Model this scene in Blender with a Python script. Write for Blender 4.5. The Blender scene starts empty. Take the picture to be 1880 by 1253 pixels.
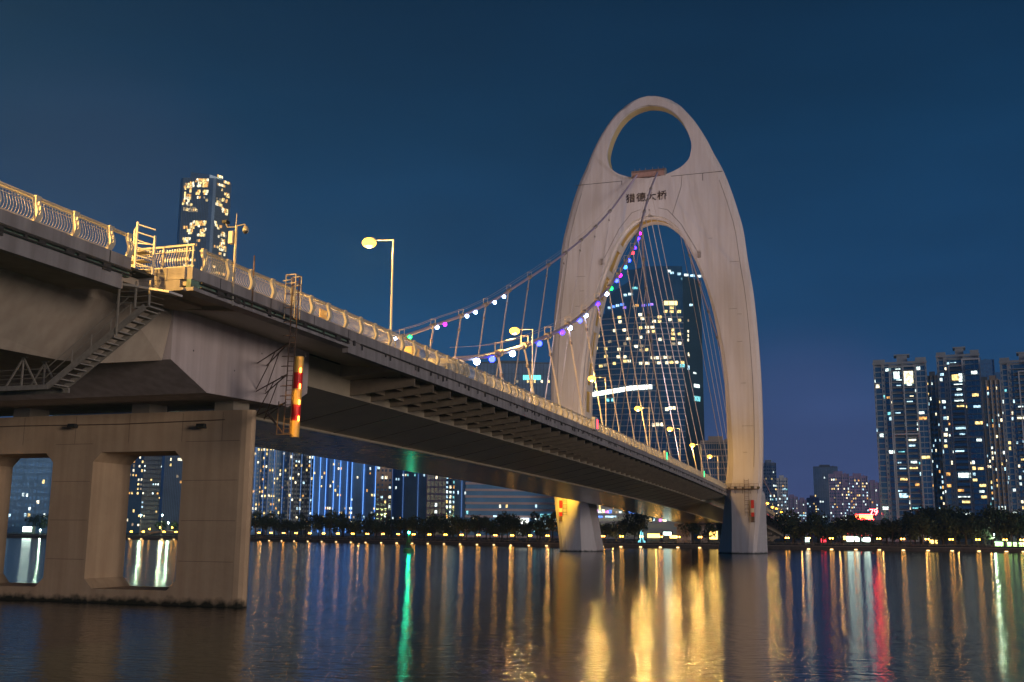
import bpy, bmesh, math, random
from mathutils import Vector, Matrix
R = math.radians
random.seed(7)
sc = bpy.context.scene
col = sc.collection

# ------------------------------------------------------------------ camera frame (solved from the photo)
F, PITCH, YAW, ROLL, HC, CX = 1944.2, 0.178624, 0.322667, 0.007905, 5.008, 53.717
FW = Vector((-math.sin(YAW)*math.cos(PITCH), math.cos(YAW)*math.cos(PITCH), math.sin(PITCH)))
RT0 = Vector((math.cos(YAW), math.sin(YAW), 0)); UP0 = RT0.cross(FW)
RT = math.cos(ROLL)*RT0+math.sin(ROLL)*UP0; UP = -math.sin(ROLL)*RT0+math.cos(ROLL)*UP0
CAM = Vector((CX, 0, HC))
def ray(px, py): return FW+RT*((px-940)/F)-UP*((py-626.5)/F)
def at(px, py, dist):            # the point seen at a pixel, at a horizontal distance in metres
    d = ray(px, py); return CAM+d*(dist/math.hypot(d.x, d.y))
def aty(px, py, y):
    d = ray(px, py); return CAM+d*(y/d.y)
def ground_at(px, dist, z=1.8):
    d = at(px, 980, dist); return Vector((d.x, d.y, z))
cd = bpy.data.cameras.new('camera'); cam = bpy.data.objects.new('camera', cd); col.objects.link(cam)
cd.sensor_width = 36; cd.lens = F/1880*36; cd.clip_end = 9000; cd.clip_start = .5
m = Matrix((RT, UP, -FW)).transposed().to_4x4(); m.translation = CAM; cam.matrix_world = m
sc.camera = cam

# ------------------------------------------------------------------ materials
MATS = {}
def nodes(name):
    m = bpy.data.materials.new(name); m.use_nodes = True; nt = m.node_tree
    return m, nt, nt.nodes['Principled BSDF']
def mat(name, c, rough=.7, metal=0, noise=.25, scale=.6, streak=0, bump=.0, c2=None, spec=.4, bscale=None):
    """base colour broken up by noise; streak adds vertical weathering runs"""
    m, nt, b = nodes(name); N, L = nt.nodes, nt.links
    b.inputs['Roughness'].default_value = rough; b.inputs['Metallic'].default_value = metal
    b.inputs['Specular IOR Level'].default_value = spec
    tc = N.new('ShaderNodeNewGeometry')
    n1 = N.new('ShaderNodeTexNoise'); n1.inputs['Scale'].default_value = scale; n1.inputs['Detail'].default_value = 8; n1.inputs['Roughness'].default_value = .65
    L.new(tc.outputs['Position'], n1.inputs['Vector'])
    r = N.new('ShaderNodeValToRGB'); r.color_ramp.elements[0].position = .3; r.color_ramp.elements[1].position = .72
    lo = c2 if c2 else tuple(v*(1-noise) for v in c)
    r.color_ramp.elements[0].color = (*lo, 1); r.color_ramp.elements[1].color = (*c, 1)
    L.new(n1.outputs['Fac'], r.inputs['Fac']); out = r.outputs['Color']
    if streak:
        mp = N.new('ShaderNodeMapping'); mp.inputs['Scale'].default_value = (1.1, 1.1, .055); L.new(tc.outputs['Position'], mp.inputs['Vector'])
        n2 = N.new('ShaderNodeTexNoise'); n2.inputs['Scale'].default_value = 1.2; n2.inputs['Detail'].default_value = 6; L.new(mp.outputs[0], n2.inputs['Vector'])
        r2 = N.new('ShaderNodeValToRGB'); r2.color_ramp.elements[0].position = .38; r2.color_ramp.elements[1].position = .62
        k = 1-streak; r2.color_ramp.elements[0].color = (k, k*.97, k*.95, 1); r2.color_ramp.elements[1].color = (1, 1, 1, 1)
        L.new(n2.outputs['Fac'], r2.inputs['Fac'])
        mx = N.new('ShaderNodeMix'); mx.data_type = 'RGBA'; mx.blend_type = 'MULTIPLY'; mx.inputs[0].default_value = 1
        L.new(out, mx.inputs[6]); L.new(r2.outputs['Color'], mx.inputs[7]); out = mx.outputs[2]
    L.new(out, b.inputs['Base Color'])
    if bump:
        n3 = N.new('ShaderNodeTexNoise'); n3.inputs['Scale'].default_value = bscale or scale*6; n3.inputs['Detail'].default_value = 6; L.new(tc.outputs['Position'], n3.inputs['Vector'])
        bp = N.new('ShaderNodeBump'); bp.inputs['Strength'].default_value = bump; bp.inputs['Distance'].default_value = .05
        L.new(n3.outputs['Fac'], bp.inputs['Height']); L.new(bp.outputs[0], b.inputs['Normal'])
    MATS[name] = m; return m
def emis(name, c, s, sample=True, base=(.02, .02, .02)):
    m, nt, b = nodes(name); b.inputs['Base Color'].default_value = (*base, 1)
    b.inputs['Emission Color'].default_value = (*c, 1); b.inputs['Emission Strength'].default_value = s
    if not sample:
        try: m.cycles.emission_sampling = 'NONE'
        except Exception: pass
    MATS[name] = m; return m

def room(name, c, s):
    """a lit room behind a window: brighter under its ceiling lamp, broken by curtains and furniture"""
    m, nt, b = nodes(name); N, L = nt.nodes, nt.links
    b.inputs['Base Color'].default_value = (.03, .03, .03, 1); b.inputs['Roughness'].default_value = .25
    g = N.new('ShaderNodeNewGeometry'); n = N.new('ShaderNodeTexNoise'); n.inputs['Scale'].default_value = .9; n.inputs['Detail'].default_value = 4
    L.new(g.outputs['Position'], n.inputs['Vector'])
    mr = N.new('ShaderNodeMapRange'); mr.inputs[1].default_value = .35; mr.inputs[2].default_value = .7; mr.inputs[3].default_value = s*.4; mr.inputs[4].default_value = s*2.3
    L.new(n.outputs['Fac'], mr.inputs[0]); L.new(mr.outputs[0], b.inputs['Emission Strength'])
    b.inputs['Emission Color'].default_value = (*c, 1)
    try: m.cycles.emission_sampling = 'NONE'
    except Exception: pass
    MATS[name] = m; return m

concrete = mat('pier_concrete', (.60, .43, .27), .82, noise=.22, scale=.25, streak=.14, bump=.25, bscale=3)
def tide(m):       # dark wet band and algae above the waterline, ragged upper edge
    nt = m.node_tree; N, L = nt.nodes, nt.links; b = N['Principled BSDF']; src = b.inputs['Base Color'].links[0].from_socket
    g = N.new('ShaderNodeNewGeometry'); sx = N.new('ShaderNodeSeparateXYZ'); L.new(g.outputs['Position'], sx.inputs[0])
    n = N.new('ShaderNodeTexNoise'); n.inputs['Scale'].default_value = 1.7; n.inputs['Detail'].default_value = 6; L.new(g.outputs['Position'], n.inputs['Vector'])
    a = N.new('ShaderNodeMath'); a.operation = 'MULTIPLY_ADD'; a.inputs[1].default_value = -.9; L.new(n.outputs['Fac'], a.inputs[0]); L.new(sx.outputs['Z'], a.inputs[2])
    r = N.new('ShaderNodeMapRange'); r.inputs[1].default_value = -.32; r.inputs[2].default_value = .10; r.inputs[3].default_value = 1; r.inputs[4].default_value = 0; L.new(a.outputs[0], r.inputs[0])
    mx = N.new('ShaderNodeMix'); mx.data_type = 'RGBA'; mx.inputs[7].default_value = (.022, .020, .010, 1); L.new(r.outputs[0], mx.inputs[0]); L.new(src, mx.inputs[6]); L.new(mx.outputs[2], b.inputs['Base Color'])
tide(concrete)
block_c = mat('block_concrete', (.62, .53, .51), .8, noise=.12, scale=.3, streak=.2, bump=.2, bscale=4)
girder_c = mat('girder_concrete', (.50, .42, .33), .85, noise=.25, scale=.3, streak=.12, bump=.2, bscale=3)
tower_m = mat('tower_paint', (.56, .54, .575), .6, noise=.08, scale=.12, streak=.09, bump=.05, bscale=1.5); tide(tower_m)
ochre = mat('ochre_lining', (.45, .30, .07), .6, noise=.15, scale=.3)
steel_w = mat('deck_paint', (.36, .33, .32), .55, noise=.25, scale=.5, streak=.3)
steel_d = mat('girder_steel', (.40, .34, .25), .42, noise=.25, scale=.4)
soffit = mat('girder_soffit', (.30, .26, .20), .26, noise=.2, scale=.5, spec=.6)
rib_m = mat('rib_steel', (.22, .175, .125), .6, noise=.35, scale=.9)
copper = mat('gutter_copper', (.20, .38, .30), .75, noise=.5, scale=1.5, c2=(.10, .07, .05))
pipe_m = mat('conduit', (.07, .06, .055), .7, noise=.5, scale=3)
asphalt = mat('asphalt', (.05, .05, .05), .85, scale=3)
rail_m = mat('rail_stainless', (.60, .57, .50), .36, metal=.35, noise=.1, scale=3)
post_m = mat('post_cast', (.66, .60, .48), .5, noise=.2, scale=4)
galv = mat('galvanised', (.42, .38, .32), .55, metal=.3, noise=.35, scale=4)
rust = mat('rusty_steel', (.16, .10, .07), .75, noise=.5, scale=3)
lamp_p = mat('lamp_post_paint', (.62, .58, .52), .5, noise=.08, scale=2)
cable_m = mat('cable_sheath', (.40, .34, .50), .5, noise=.2, scale=.8)
clamp_m = mat('clamp_steel', (.30, .26, .25), .5, noise=.3, scale=2)
rope_m = mat('rope_sheath', (.55, .49, .49), .5, noise=.1, scale=2)
dark_m = mat('dark_casing', (.03, .03, .03), .5, noise=.3, scale=4)
red_p = mat('red_paint', (.62, .02, .015), .45, noise=.12, scale=3)
yel_p = mat('yellow_paint', (.85, .50, .10), .45, noise=.12, scale=3)
bark = mat('bark', (.06, .045, .03), .9, scale=4)
stone = mat('quay_stone', (.16, .125, .10), .9, noise=.4, scale=.8, streak=.2)
stone2 = mat('quay_coping', (.30, .24, .20), .85, noise=.3, scale=1.2)
soil = mat('ground_paving', (.10, .09, .08), .9, scale=.3)
sign_red = mat('sign_red', (.10, .012, .010), .5, noise=.2, scale=6)
buoy_m = mat('buoy_green', (.02, .13, .07), .5, noise=.3, scale=3)
leafs = []
for i, c in enumerate([(.030, .050, .016), (.038, .055, .015), (.024, .042, .018), (.05, .07, .02)]):
    leafs.append(mat('leaf_%s' % 'abcd'[i], c, .7, noise=.55, scale=1.3))

SODIUM = (1, .55, .13)
lampglow = emis('sodium_lamp', (1, .44, .035), 9)
quayglow = emis('quay_globe', (1, .42, .05), 34)
glowbar = emis('added_glow_bar', (1, .62, .25), 9)
LED = {'white': emis('led_white', (.45, .60, 1), 26), 'blue': emis('led_blue', (.018, .028, 1), 22), 'violet': emis('led_violet', (.035, .008, 1), 20),
       'magenta': emis('led_magenta', (.8, .012, .9), 8), 'green': emis('led_green', (.01, .9, .10), 9), 'red': emis('led_red', (1, .02, .03), 9),
       'cyan': emis('led_cyan', (.02, .22, 1), 16)}
WIN = {'warm': room('room_warm', (1, .70, .25), 1.5), 'amber': room('room_amber', (1, .48, .12), 1.2), 'cream': room('room_cream', (1, .86, .55), 1.8),
       'white': room('room_white', (.80, .95, .90), 1.6), 'cool': room('room_cool', (.55, .85, 1), 1.3), 'teal': room('room_teal', (.25, .8, .85), 1.0),
       'dim': room('room_dim', (.9, .7, .45), .35), 'blue': room('room_blue', (.1, .28, 1), 1.6), 'violet': room('room_violet', (.38, .2, 1), 1.4),
       'pink': room('room_pink', (1, .25, .8), 1.6), 'red': room('room_red', (1, .06, .05), 2.2)}
sgn = lambda n, c, s: emis(n, c, s, False)
S_RED = sgn('sign_glow_red', (1, .03, .03), 50); S_REDC = sgn('sign_glow_core', (1, .16, .04), 20); S_CYAN = sgn('sign_glow_cyan', (.2, .9, .85), 2.2)
S_WARM = sgn('sign_glow_warm', (1, .68, .22), 4); S_WHITE = sgn('sign_glow_white', (.9, .95, .85), 3.5); S_TEAL = sgn('sign_glow_teal', (.2, .75, .9), 2.5)
S_NAVR = emis('nav_red', (1, .03, .05), 8); S_NAVG = emis('nav_green', (.02, .9, .25), 5); S_ORANGE = emis('marker_light', (1, .22, .03), 16)
S_BUOY = emis('buoy_lamp', (.02, 1, .50), 150)
S_PARK = emis('park_lamp', (.55, .95, 1), 60); S_LIME = sgn('lime_panel', (.55, 1, .30), 6)
S_FLOOD = emis('flood_lens', (1, .8, .6), 5)
S_TRIM = sgn('facade_trim_light', (.22, .45, 1), .55); S_EDGE = emis('facade_edge_light', (.16, .42, 1), 2.6)
S_SHOP = sgn('shop_light', (.75, 1, .85), 9); S_SHOPW = sgn('shop_light_warm', (1, .62, .15), 5)

# ------------------------------------------------------------------ helpers
ORG = {}
class MB:
    def __init__(s): s.v, s.f, s.m = [], [], []
    def add(s, vs, fs, mi=0):
        o = len(s.v); s.v += [tuple(v) for v in vs]; s.f += [tuple(i+o for i in f) for f in fs]; s.m += [mi]*len(fs); return s
    def box(s, a, b, mi=0):
        (x0, y0, z0), (x1, y1, z1) = [min(p, q) for p, q in zip(a, b)], [max(p, q) for p, q in zip(a, b)]
        return s.add([(x0,y0,z0),(x1,y0,z0),(x1,y1,z0),(x0,y1,z0),(x0,y0,z1),(x1,y0,z1),(x1,y1,z1),(x0,y1,z1)],
                     [(0,3,2,1),(4,5,6,7),(0,1,5,4),(1,2,6,5),(2,3,7,6),(3,0,4,7)], mi)
    def beam(s, p, q, w, h=None, mi=0, up=(0,0,1)):
        p, q = Vector(p), Vector(q); h = h or w; d = (q-p).normalized(); u = Vector(up)
        if abs(d.dot(u)) > .97: u = Vector((0,1,0))
        x = d.cross(u).normalized(); y = x.cross(d)
        c = [(-1,-1),(1,-1),(1,1),(-1,1)]
        return s.add([b+x*(i*w/2)+y*(j*h/2) for b in (p, q) for i, j in c], [(0,1,2,3),(7,6,5,4),(0,4,5,1),(1,5,6,2),(2,6,7,3),(3,7,4,0)], mi)
    def tube(s, pts, r, n=8, mi=0, cap=True):
        pts = [Vector(p) for p in pts]; rs = r if isinstance(r, (list, tuple)) else [r]*len(pts)
        o = len(s.v); x0 = None
        for i, p in enumerate(pts):
            d = (pts[min(i+1, len(pts)-1)]-pts[max(i-1, 0)]).normalized()
            if x0 is None:
                x0 = d.cross(Vector((0,0,1)))
                if x0.length < .05: x0 = d.cross(Vector((0,1,0)))
            x0 = (x0-d*x0.dot(d)).normalized(); y = d.cross(x0)
            for k in range(n):
                a = 2*math.pi*k/n; s.v.append(tuple(p+x0*(rs[i]*math.cos(a))+y*(rs[i]*math.sin(a))))
        for i in range(len(pts)-1):
            for k in range(n):
                s.f.append((o+i*n+k, o+i*n+(k+1)%n, o+(i+1)*n+(k+1)%n, o+(i+1)*n+k)); s.m.append(mi)
        if cap:
            s.f.append(tuple(o+k for k in range(n))[::-1]); s.m.append(mi)
            s.f.append(tuple(o+(len(pts)-1)*n+k for k in range(n))); s.m.append(mi)
        return s
    def ball(s, c, r, n=10, mi=0, sz=1):
        o = len(s.v); c = Vector(c); rings = n//2
        for i in range(1, rings):
            t = math.pi*i/rings
            for k in range(n):
                a = 2*math.pi*k/n; s.v.append((c.x+r*math.sin(t)*math.cos(a), c.y+r*math.sin(t)*math.sin(a), c.z+r*sz*math.cos(t)))
        s.v.append((c.x, c.y, c.z+r*sz)); s.v.append((c.x, c.y, c.z-r*sz)); T, B = len(s.v)-2, len(s.v)-1
        for i in range(rings-2):
            for k in range(n): s.f.append((o+i*n+k, o+(i+1)*n+k, o+(i+1)*n+(k+1)%n, o+i*n+(k+1)%n)); s.m.append(mi)
        for k in range(n):
            s.f.append((T, o+k, o+(k+1)%n)); s.f.append((B, o+(rings-2)*n+(k+1)%n, o+(rings-2)*n+k)); s.m += [mi, mi]
        return s
    def prism(s, poly, f0, f1, mi=0):
        """poly: list of 2-D points; f0/f1 map a point to the two 3-D ends"""
        n = len(poly); o = len(s.v); s.v += [tuple(f0(p)) for p in poly]+[tuple(f1(p)) for p in poly]
        s.f.append(tuple(range(o, o+n))[::-1]); s.f.append(tuple(range(o+n, o+2*n))); s.m += [mi, mi]
        for i in range(n): s.f.append((o+i, o+(i+1)%n, o+n+(i+1)%n, o+n+i)); s.m.append(mi)
        return s
    def mesh(s, name, mats, org=(0,0,0), smooth=False, fix=True):
        me = bpy.data.meshes.new(name); ox, oy, oz = org
        me.from_pydata([(x-ox, y-oy, z-oz) for x, y, z in s.v], [], s.f)
        for mm in (mats if isinstance(mats, (list, tuple)) else [mats]): me.materials.append(mm)
        me.polygons.foreach_set('material_index', s.m)
        if fix:
            b = bmesh.new(); b.from_mesh(me); bmesh.ops.recalc_face_normals(b, faces=b.faces); b.to_mesh(me); b.free()
        if smooth: me.polygons.foreach_set('use_smooth', [True]*len(me.polygons))
        return me
    def build(s, name, mats, parent=None, org=None, smooth=False, fix=True):
        if org is None: org = ORG.get(parent.name, (0,0,0)) if parent else (0,0,0)
        o = bpy.data.objects.new(name, s.mesh(name, mats, org, smooth, fix)); col.objects.link(o)
        if parent: o.parent = parent
        else: o.location = org
        ORG[o.name] = org
        return o
def tag(o, label=None, cat=None, group=None, kind=None):
    if label: o['label'] = label
    if cat: o['category'] = cat
    if group: o['group'] = group
    if kind: o['kind'] = kind
    return o
def empty(name, loc, label=None, cat=None, group=None, rz=0):
    o = bpy.data.objects.new(name, None); o.location = loc; o.rotation_euler.z = rz; o.empty_display_size = .5; col.objects.link(o)
    ORG[o.name] = (0,0,0) if rz else tuple(loc)
    return tag(o, label, cat, group)
def inst(name, me, parent, loc, scale=(1,1,1), rot=(0,0,0)):
    o = bpy.data.objects.new(name, me); o.location = loc; o.scale = scale; o.rotation_euler = rot; col.objects.link(o); o.parent = parent; return o
def copy_tree(o, parent=None):
    c = o.copy(); col.objects.link(c)
    if parent: c.parent = parent
    for ch in list(o.children): copy_tree(ch, c)
    return c
def lamp_light(name, loc, power, c, radius, parent=None):
    l = bpy.data.lights.new(name, 'POINT'); l.energy = power; l.color = c; l.shadow_soft_size = radius
    o = bpy.data.objects.new(name, l); o.location = loc; col.objects.link(o)
    if parent: o.parent = parent
    return o
ORD = ['first','second','third','fourth','fifth','sixth','seventh','eighth','ninth','tenth','eleventh','twelfth','thirteenth','fourteenth','fifteenth','sixteenth','seventeenth','eighteenth','nineteenth','twentieth']
def interp(t, xs, ys):
    if t <= xs[0]: return ys[0]
    for i in range(len(xs)-1):
        if t <= xs[i+1]: return ys[i]+(ys[i+1]-ys[i])*(t-xs[i])/(xs[i+1]-xs[i])
    return ys[-1]
def crom(t, P):      # smooth curve through points, t counted in segments
    i = max(0, min(len(P)-2, int(t))); u = t-i
    a, b, c, d = [Vector(P[max(0, min(len(P)-1, i+k))]) for k in (-1, 0, 1, 2)]
    return .5*((2*b)+(c-a)*u+(2*a-5*b+4*c-d)*u*u+(3*b-a-3*c+d)*u**3)
def railz(y): return 20.546+.002404*y-4.5e-5*y*y

# ------------------------------------------------------------------ sky and lights
w = bpy.data.worlds.new('World'); sc.world = w; w.use_nodes = True
N, L = w.node_tree.nodes, w.node_tree.links; N.clear()
out = N.new('ShaderNodeOutputWorld'); tc = N.new('ShaderNodeTexCoord'); sp = N.new('ShaderNodeSeparateXYZ'); L.new(tc.outputs['Generated'], sp.inputs[0])
rp = N.new('ShaderNodeValToRGB'); L.new(sp.outputs['Z'], rp.inputs['Fac'])
SKY = [(0, (.040, .078, .195)), (.05, (.029, .076, .190)), (.12, (.015, .066, .168)), (.24, (.0080, .050, .130)), (.36, (.0044, .035, .090)), (.47, (.0024, .0205, .054)), (1, (.003, .012, .03))]
el = rp.color_ramp.elements; el[0].position = 0; el[1].position = 1
while len(el) < len(SKY): el.new(.5)
for e, (p, c) in zip(el, SKY): e.position = p; e.color = (*c, 1)
# warm town glow low on the left, faint purple glow low on the right
def glow(px, py, width, c):
    d = ray(px, py).normalized(); dv = N.new('ShaderNodeVectorMath'); dv.operation = 'DOT_PRODUCT'; dv.inputs[1].default_value = d
    nv = N.new('ShaderNodeVectorMath'); nv.operation = 'NORMALIZE'; L.new(tc.outputs['Generated'], nv.inputs[0]); L.new(nv.outputs[0], dv.inputs[0])
    mr = N.new('ShaderNodeMapRange'); mr.interpolation_type = 'SMOOTHERSTEP'; mr.inputs[1].default_value = math.cos(R(width)); mr.inputs[2].default_value = 1; L.new(dv.outputs['Value'], mr.inputs[0])
    mm = N.new('ShaderNodeMix'); mm.data_type = 'RGBA'; mm.blend_type = 'MULTIPLY'; mm.inputs[0].default_value = 1; mm.inputs[6].default_value = (*c, 1); L.new(mr.outputs[0], mm.inputs[7]); return mm.outputs[2]
acc = rp.outputs['Color']
for g in [glow(150, 480, 12, (.012, .005, .0)), glow(1480, 870, 9, (.030, .012, .032)), glow(620, 900, 16, (.0, .02, .05))]:
    ad = N.new('ShaderNodeMix'); ad.data_type = 'RGBA'; ad.blend_type = 'ADD'; ad.inputs[0].default_value = 1; L.new(acc, ad.inputs[6]); L.new(g, ad.inputs[7]); acc = ad.outputs[2]
cm = N.new('ShaderNodeMapping'); cm.inputs['Scale'].default_value = (3, 3, 11); L.new(tc.outputs['Generated'], cm.inputs['Vector'])
cn = N.new('ShaderNodeTexNoise'); cn.inputs['Scale'].default_value = 1.1; cn.inputs['Detail'].default_value = 7; cn.inputs['Roughness'].default_value = .55; L.new(cm.outputs[0], cn.inputs['Vector'])
cr = N.new('ShaderNodeMapRange'); cr.inputs[1].default_value = .3; cr.inputs[2].default_value = .75; cr.inputs[3].default_value = .9; cr.inputs[4].default_value = 1.18; L.new(cn.outputs['Fac'], cr.inputs[0])
bg = N.new('ShaderNodeBackground'); L.new(cr.outputs[0], bg.inputs['Strength']); L.new(acc, bg.inputs['Color'])
SUN_D = Vector((-.86, .46, -.06)).normalized()
st = N.new('ShaderNodeTexSky'); st.sky_type = 'NISHITA'; st.sun_disc = False; st.sun_elevation = R(-7); st.sun_rotation = math.atan2(-SUN_D.x, -SUN_D.y)
b2 = N.new('ShaderNodeBackground'); b2.inputs['Strength'].default_value = .05; L.new(st.outputs[0], b2.inputs['Color'])
asd = N.new('ShaderNodeAddShader'); L.new(bg.outputs[0], asd.inputs[0]); L.new(b2.outputs[0], asd.inputs[1]); L.new(asd.outputs[0], out.inputs['Surface'])
sl = bpy.data.lights.new('city_glow', 'SUN'); sl.energy = 1.2; sl.angle = R(14); sl.color = (1, .83, .72)  # soft low sun standing in for city light from the near bank
so = bpy.data.objects.new('city_glow', sl); so.rotation_euler = SUN_D.to_track_quat('-Z', 'Y').to_euler(); col.objects.link(so)
sc.view_settings.view_transform = 'Standard'; sc.view_settings.look = 'None'; sc.view_settings.exposure = 0; sc.view_settings.gamma = 1
try:
    sc.cycles.use_denoising = True; sc.cycles.max_bounces = 6; sc.cycles.diffuse_bounces = 3; sc.cycles.glossy_bounces = 3
    sc.cycles.sample_clamp_indirect = 6; sc.cycles.use_light_tree = True; sc.cycles.caustics_reflective = True; sc.cycles.blur_glossy = .3
except Exception: pass

# ------------------------------------------------------------------ water and far bank
BANK = [(-1950, 700), (-600, 520), (-325, 452), (-231, 450), (-126, 401), (-53, 372), (26, 372), (99, 369), (250, 362), (700, 350)]
def bank(x): return interp(x, [p[0] for p in BANK], [p[1] for p in BANK])
wm, nt, b = nodes('river_water'); Nn, Ll = nt.nodes, nt.links
b.inputs['Base Color'].default_value = (.004, .010, .014, 1); b.inputs['Roughness'].default_value = .12; b.inputs['IOR'].default_value = 1.33; b.inputs['Specular IOR Level'].default_value = .75
g = Nn.new('ShaderNodeNewGeometry')
def wave(scale, stretch, detail):
    mp = Nn.new('ShaderNodeMapping'); mp.inputs['Rotation'].default_value = (0, 0, YAW*-1); mp.inputs['Scale'].default_value = (stretch, 1, 1); Ll.new(g.outputs['Position'], mp.inputs['Vector'])
    n = Nn.new('ShaderNodeTexNoise'); n.inputs['Scale'].default_value = scale; n.inputs['Detail'].default_value = detail; Ll.new(mp.outputs[0], n.inputs['Vector']); return n.outputs['Fac']
b1 = Nn.new('ShaderNodeBump'); b1.inputs['Strength'].default_value = 1; b1.inputs['Distance'].default_value = .055; Ll.new(wave(2.5, .4, 4), b1.inputs['Height'])
bb = Nn.new('ShaderNodeBump'); bb.inputs['Strength'].default_value = 1; bb.inputs['Distance'].default_value = .03; Ll.new(wave(.8, .4, 2), bb.inputs['Height']); Ll.new(b1.outputs[0], bb.inputs['Normal'])
Ll.new(bb.outputs[0], b.inputs['Normal'])
mb = MB(); mb.add([(-1950, -200, 0), (700, -200, 0), (700, 900, 0), (-1950, 900, 0)], [(0, 1, 2, 3)])
tag(mb.build('river_water', wm), 'dark rippled river carrying long streaks of reflected light', 'river', kind='structure')
mb = MB(); n = len(BANK)
mb.add([(x, y+.6, 1.8) for x, y in BANK]+[(x, 1950, 1.8) for x, y in BANK], [(i, i+1, n+i+1, n+i) for i in range(n-1)])
tag(mb.build('far_bank_ground', soil), 'flat paved ground of the far bank behind the quay wall', 'ground', kind='structure')

def along(x0, x1, step):
    x = x0; pts = []
    while x < x1: pts.append((x, bank(x))); x += step
    pts.append((x1, bank(x1))); return pts
def strip(mb, pts, d0, d1, z0, z1):      # a solid band following the bank line
    for (xa, ya), (xb, yb) in zip(pts, pts[1:]):
        mb.add([(xa,ya+d0,z0),(xb,yb+d0,z0),(xb,yb+d1,z0),(xa,ya+d1,z0),(xa,ya+d0,z1),(xb,yb+d0,z1),(xb,yb+d1,z1),(xa,ya+d1,z1)],
               [(0,3,2,1),(4,5,6,7),(0,1,5,4),(2,3,7,6)])
for nm, x0, x1, lab in [('left', -700, 14, 'long brown stone quay wall under the trees left of the bridge landing'), ('right', 14, 500, 'brown stone quay wall below the apartment towers right of the bridge')]:
    t = empty('quay_wall', (x0/2+x1/2, bank(x0/2+x1/2), 0), lab, 'quay wall')
    pts = along(x0, x1, 20)
    mb = MB(); strip(mb, pts, 0, .9, -1, 1.15); mb.build('wall', stone, t)
    mb = MB(); strip(mb, pts, -.12, .95, 1.153, 1.4); mb.build('coping', stone2, t)
    mb = MB(); strip(mb, pts, .3, .5, 2.15, 2.27); strip(mb, pts, .34, .46, 1.75, 1.84)
    for x, y in along(x0, x1, 2.4): mb.box((x-.07, y+.3, 1.4), (x+.07, y+.45, 2.2))
    mb.build('balustrade', stone2, t)
    mb = MB(); rr = random.Random(3 if x0 < 0 else 4)
    for x, y in along(x0, x1, .8):
        for _ in range(10):
            c = Vector((x+rr.uniform(-.5, .5), y+1.9+rr.uniform(-.5, .5), rr.uniform(1.6, 2.9))); s = rr.uniform(.12, .28)
            a, bq = Vector((rr.gauss(0,1), rr.gauss(0,1), rr.gauss(0,1))).normalized()*s, Vector((rr.gauss(0,1), rr.gauss(0,1), rr.gauss(0,1))).normalized()*s
            mb.add([c-a, c+bq, c+a, c-bq], [(0,1,2,3)])
    tag(mb.build('hedge', leafs[2], fix=False), 'clipped dark hedge behind the %s quay wall' % nm, 'hedge', kind='stuff')

# quay lamps: twin globes on short posts, each with an added glow bar at the waterline
def make_quay_lamp():
    t = empty('quay_lamp', (0,0,0), 'x', 'lamp', 'globe lamps along the far quay')
    MB().tube([(0,0,0),(0,0,.25),(0,0,.3),(0,0,2.35)], [.16,.16,.07,.05], 8).build('post', dark_m, t)
    MB().beam((-.42,0,2.2), (.42,0,2.2), .06).build('arm', dark_m, t)
    for s in (-1, 1): MB().ball((s*.42, 0, 2.45), .24, 10).build('globe', quayglow, t)
    return t
qx = [453,474.8,497,520,543,568,593.5,620,647,674,702.5,730.5,759,788,817.5,847,878,909,940,973,1005, 1107,1141,1177,1213,1245,1285, 1445,1484,1526,1570,1613,1657,1702,1746,1795,1845,1876, 98,240,262,300,322]
def on_bank(px):
    lo, hi = 150, 900
    for _ in range(40):
        mid = (lo+hi)/2; p = at(px, 985, mid)
        if p.y < bank(p.x)+1.0: lo = mid
        else: hi = mid
    return Vector((p.x, bank(p.x)+1.2, 1.4))
q0 = make_quay_lamp(); glowbar_me = MB().box((-.45,-.12,-.07), (.45,0,.07)).mesh('added_glow_bar', glowbar)
nL = nR = nM = nP = 0
for i, px in enumerate(qx):
    p = on_bank(px); o = q0 if i == 0 else copy_tree(q0); o.location = p; o.rotation_euler.z = -.05
    if i < 21: nm = '%s orange quay lamp, counting right from the near pier' % (ORD[i] if i < 20 else 'last')
    elif i < 27: nm = '%s orange quay lamp from the left, between the two tower legs' % ORD[i-21]
    elif i < 38: nm = '%s orange quay lamp, counting right from the right tower leg' % ORD[i-27]
    elif i == 38: nm = 'small orange quay lamp seen through the left pier opening'
    else: nm = '%s orange quay lamp seen through the right pier opening' % ORD[i-39]
    tag(o, nm)
    fo = bpy.data.objects.new('added_glow_bar', glowbar_me); fo.location = (p.x, bank(p.x)-.005, .28); col.objects.link(fo)  # glowing box added as the bright waterline spot below each lamp
    tag(fo, nm.replace('small orange quay lamp', 'pale added waterline glow').replace('orange quay lamp', 'pale waterline quay light'), 'light', 'added glow bars along the quay waterline')

# ------------------------------------------------------------------ bridge deck
ys = [18+2.5*i for i in range(13)]+[49.4+4*i for i in range(125)]
deck = empty('bridge_deck', (0, 280, 14), 'long dark steel bridge deck with pale edge beam running through the arch tower', 'bridge deck')
def loft(name, sect, y0, y1, m, step=4., parent=deck, closed=True):
    k = max(2, int((y1-y0)/step)+1); mb = MB(); nn = None
    for i in range(k):
        y = y0+(y1-y0)*i/(k-1); zr = railz(y); ps = sect(y); nn = len(ps); o = len(mb.v)
        mb.v += [(x, y, zr+d) for x, d in ps]
        if i:
            for j in range(nn if closed else nn-1):
                mb.f.append((o-nn+j, o-nn+(j+1)%nn, o+(j+1)%nn, o+j)); mb.m.append(0)
    if closed:
        mb.f.append(tuple(range(nn))); mb.f.append(tuple(range(len(mb.v)-nn, len(mb.v)))); mb.m += [0, 0]
    return mb.build(name, m, parent)
YJ = 48.3
EX = 18.96
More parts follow.
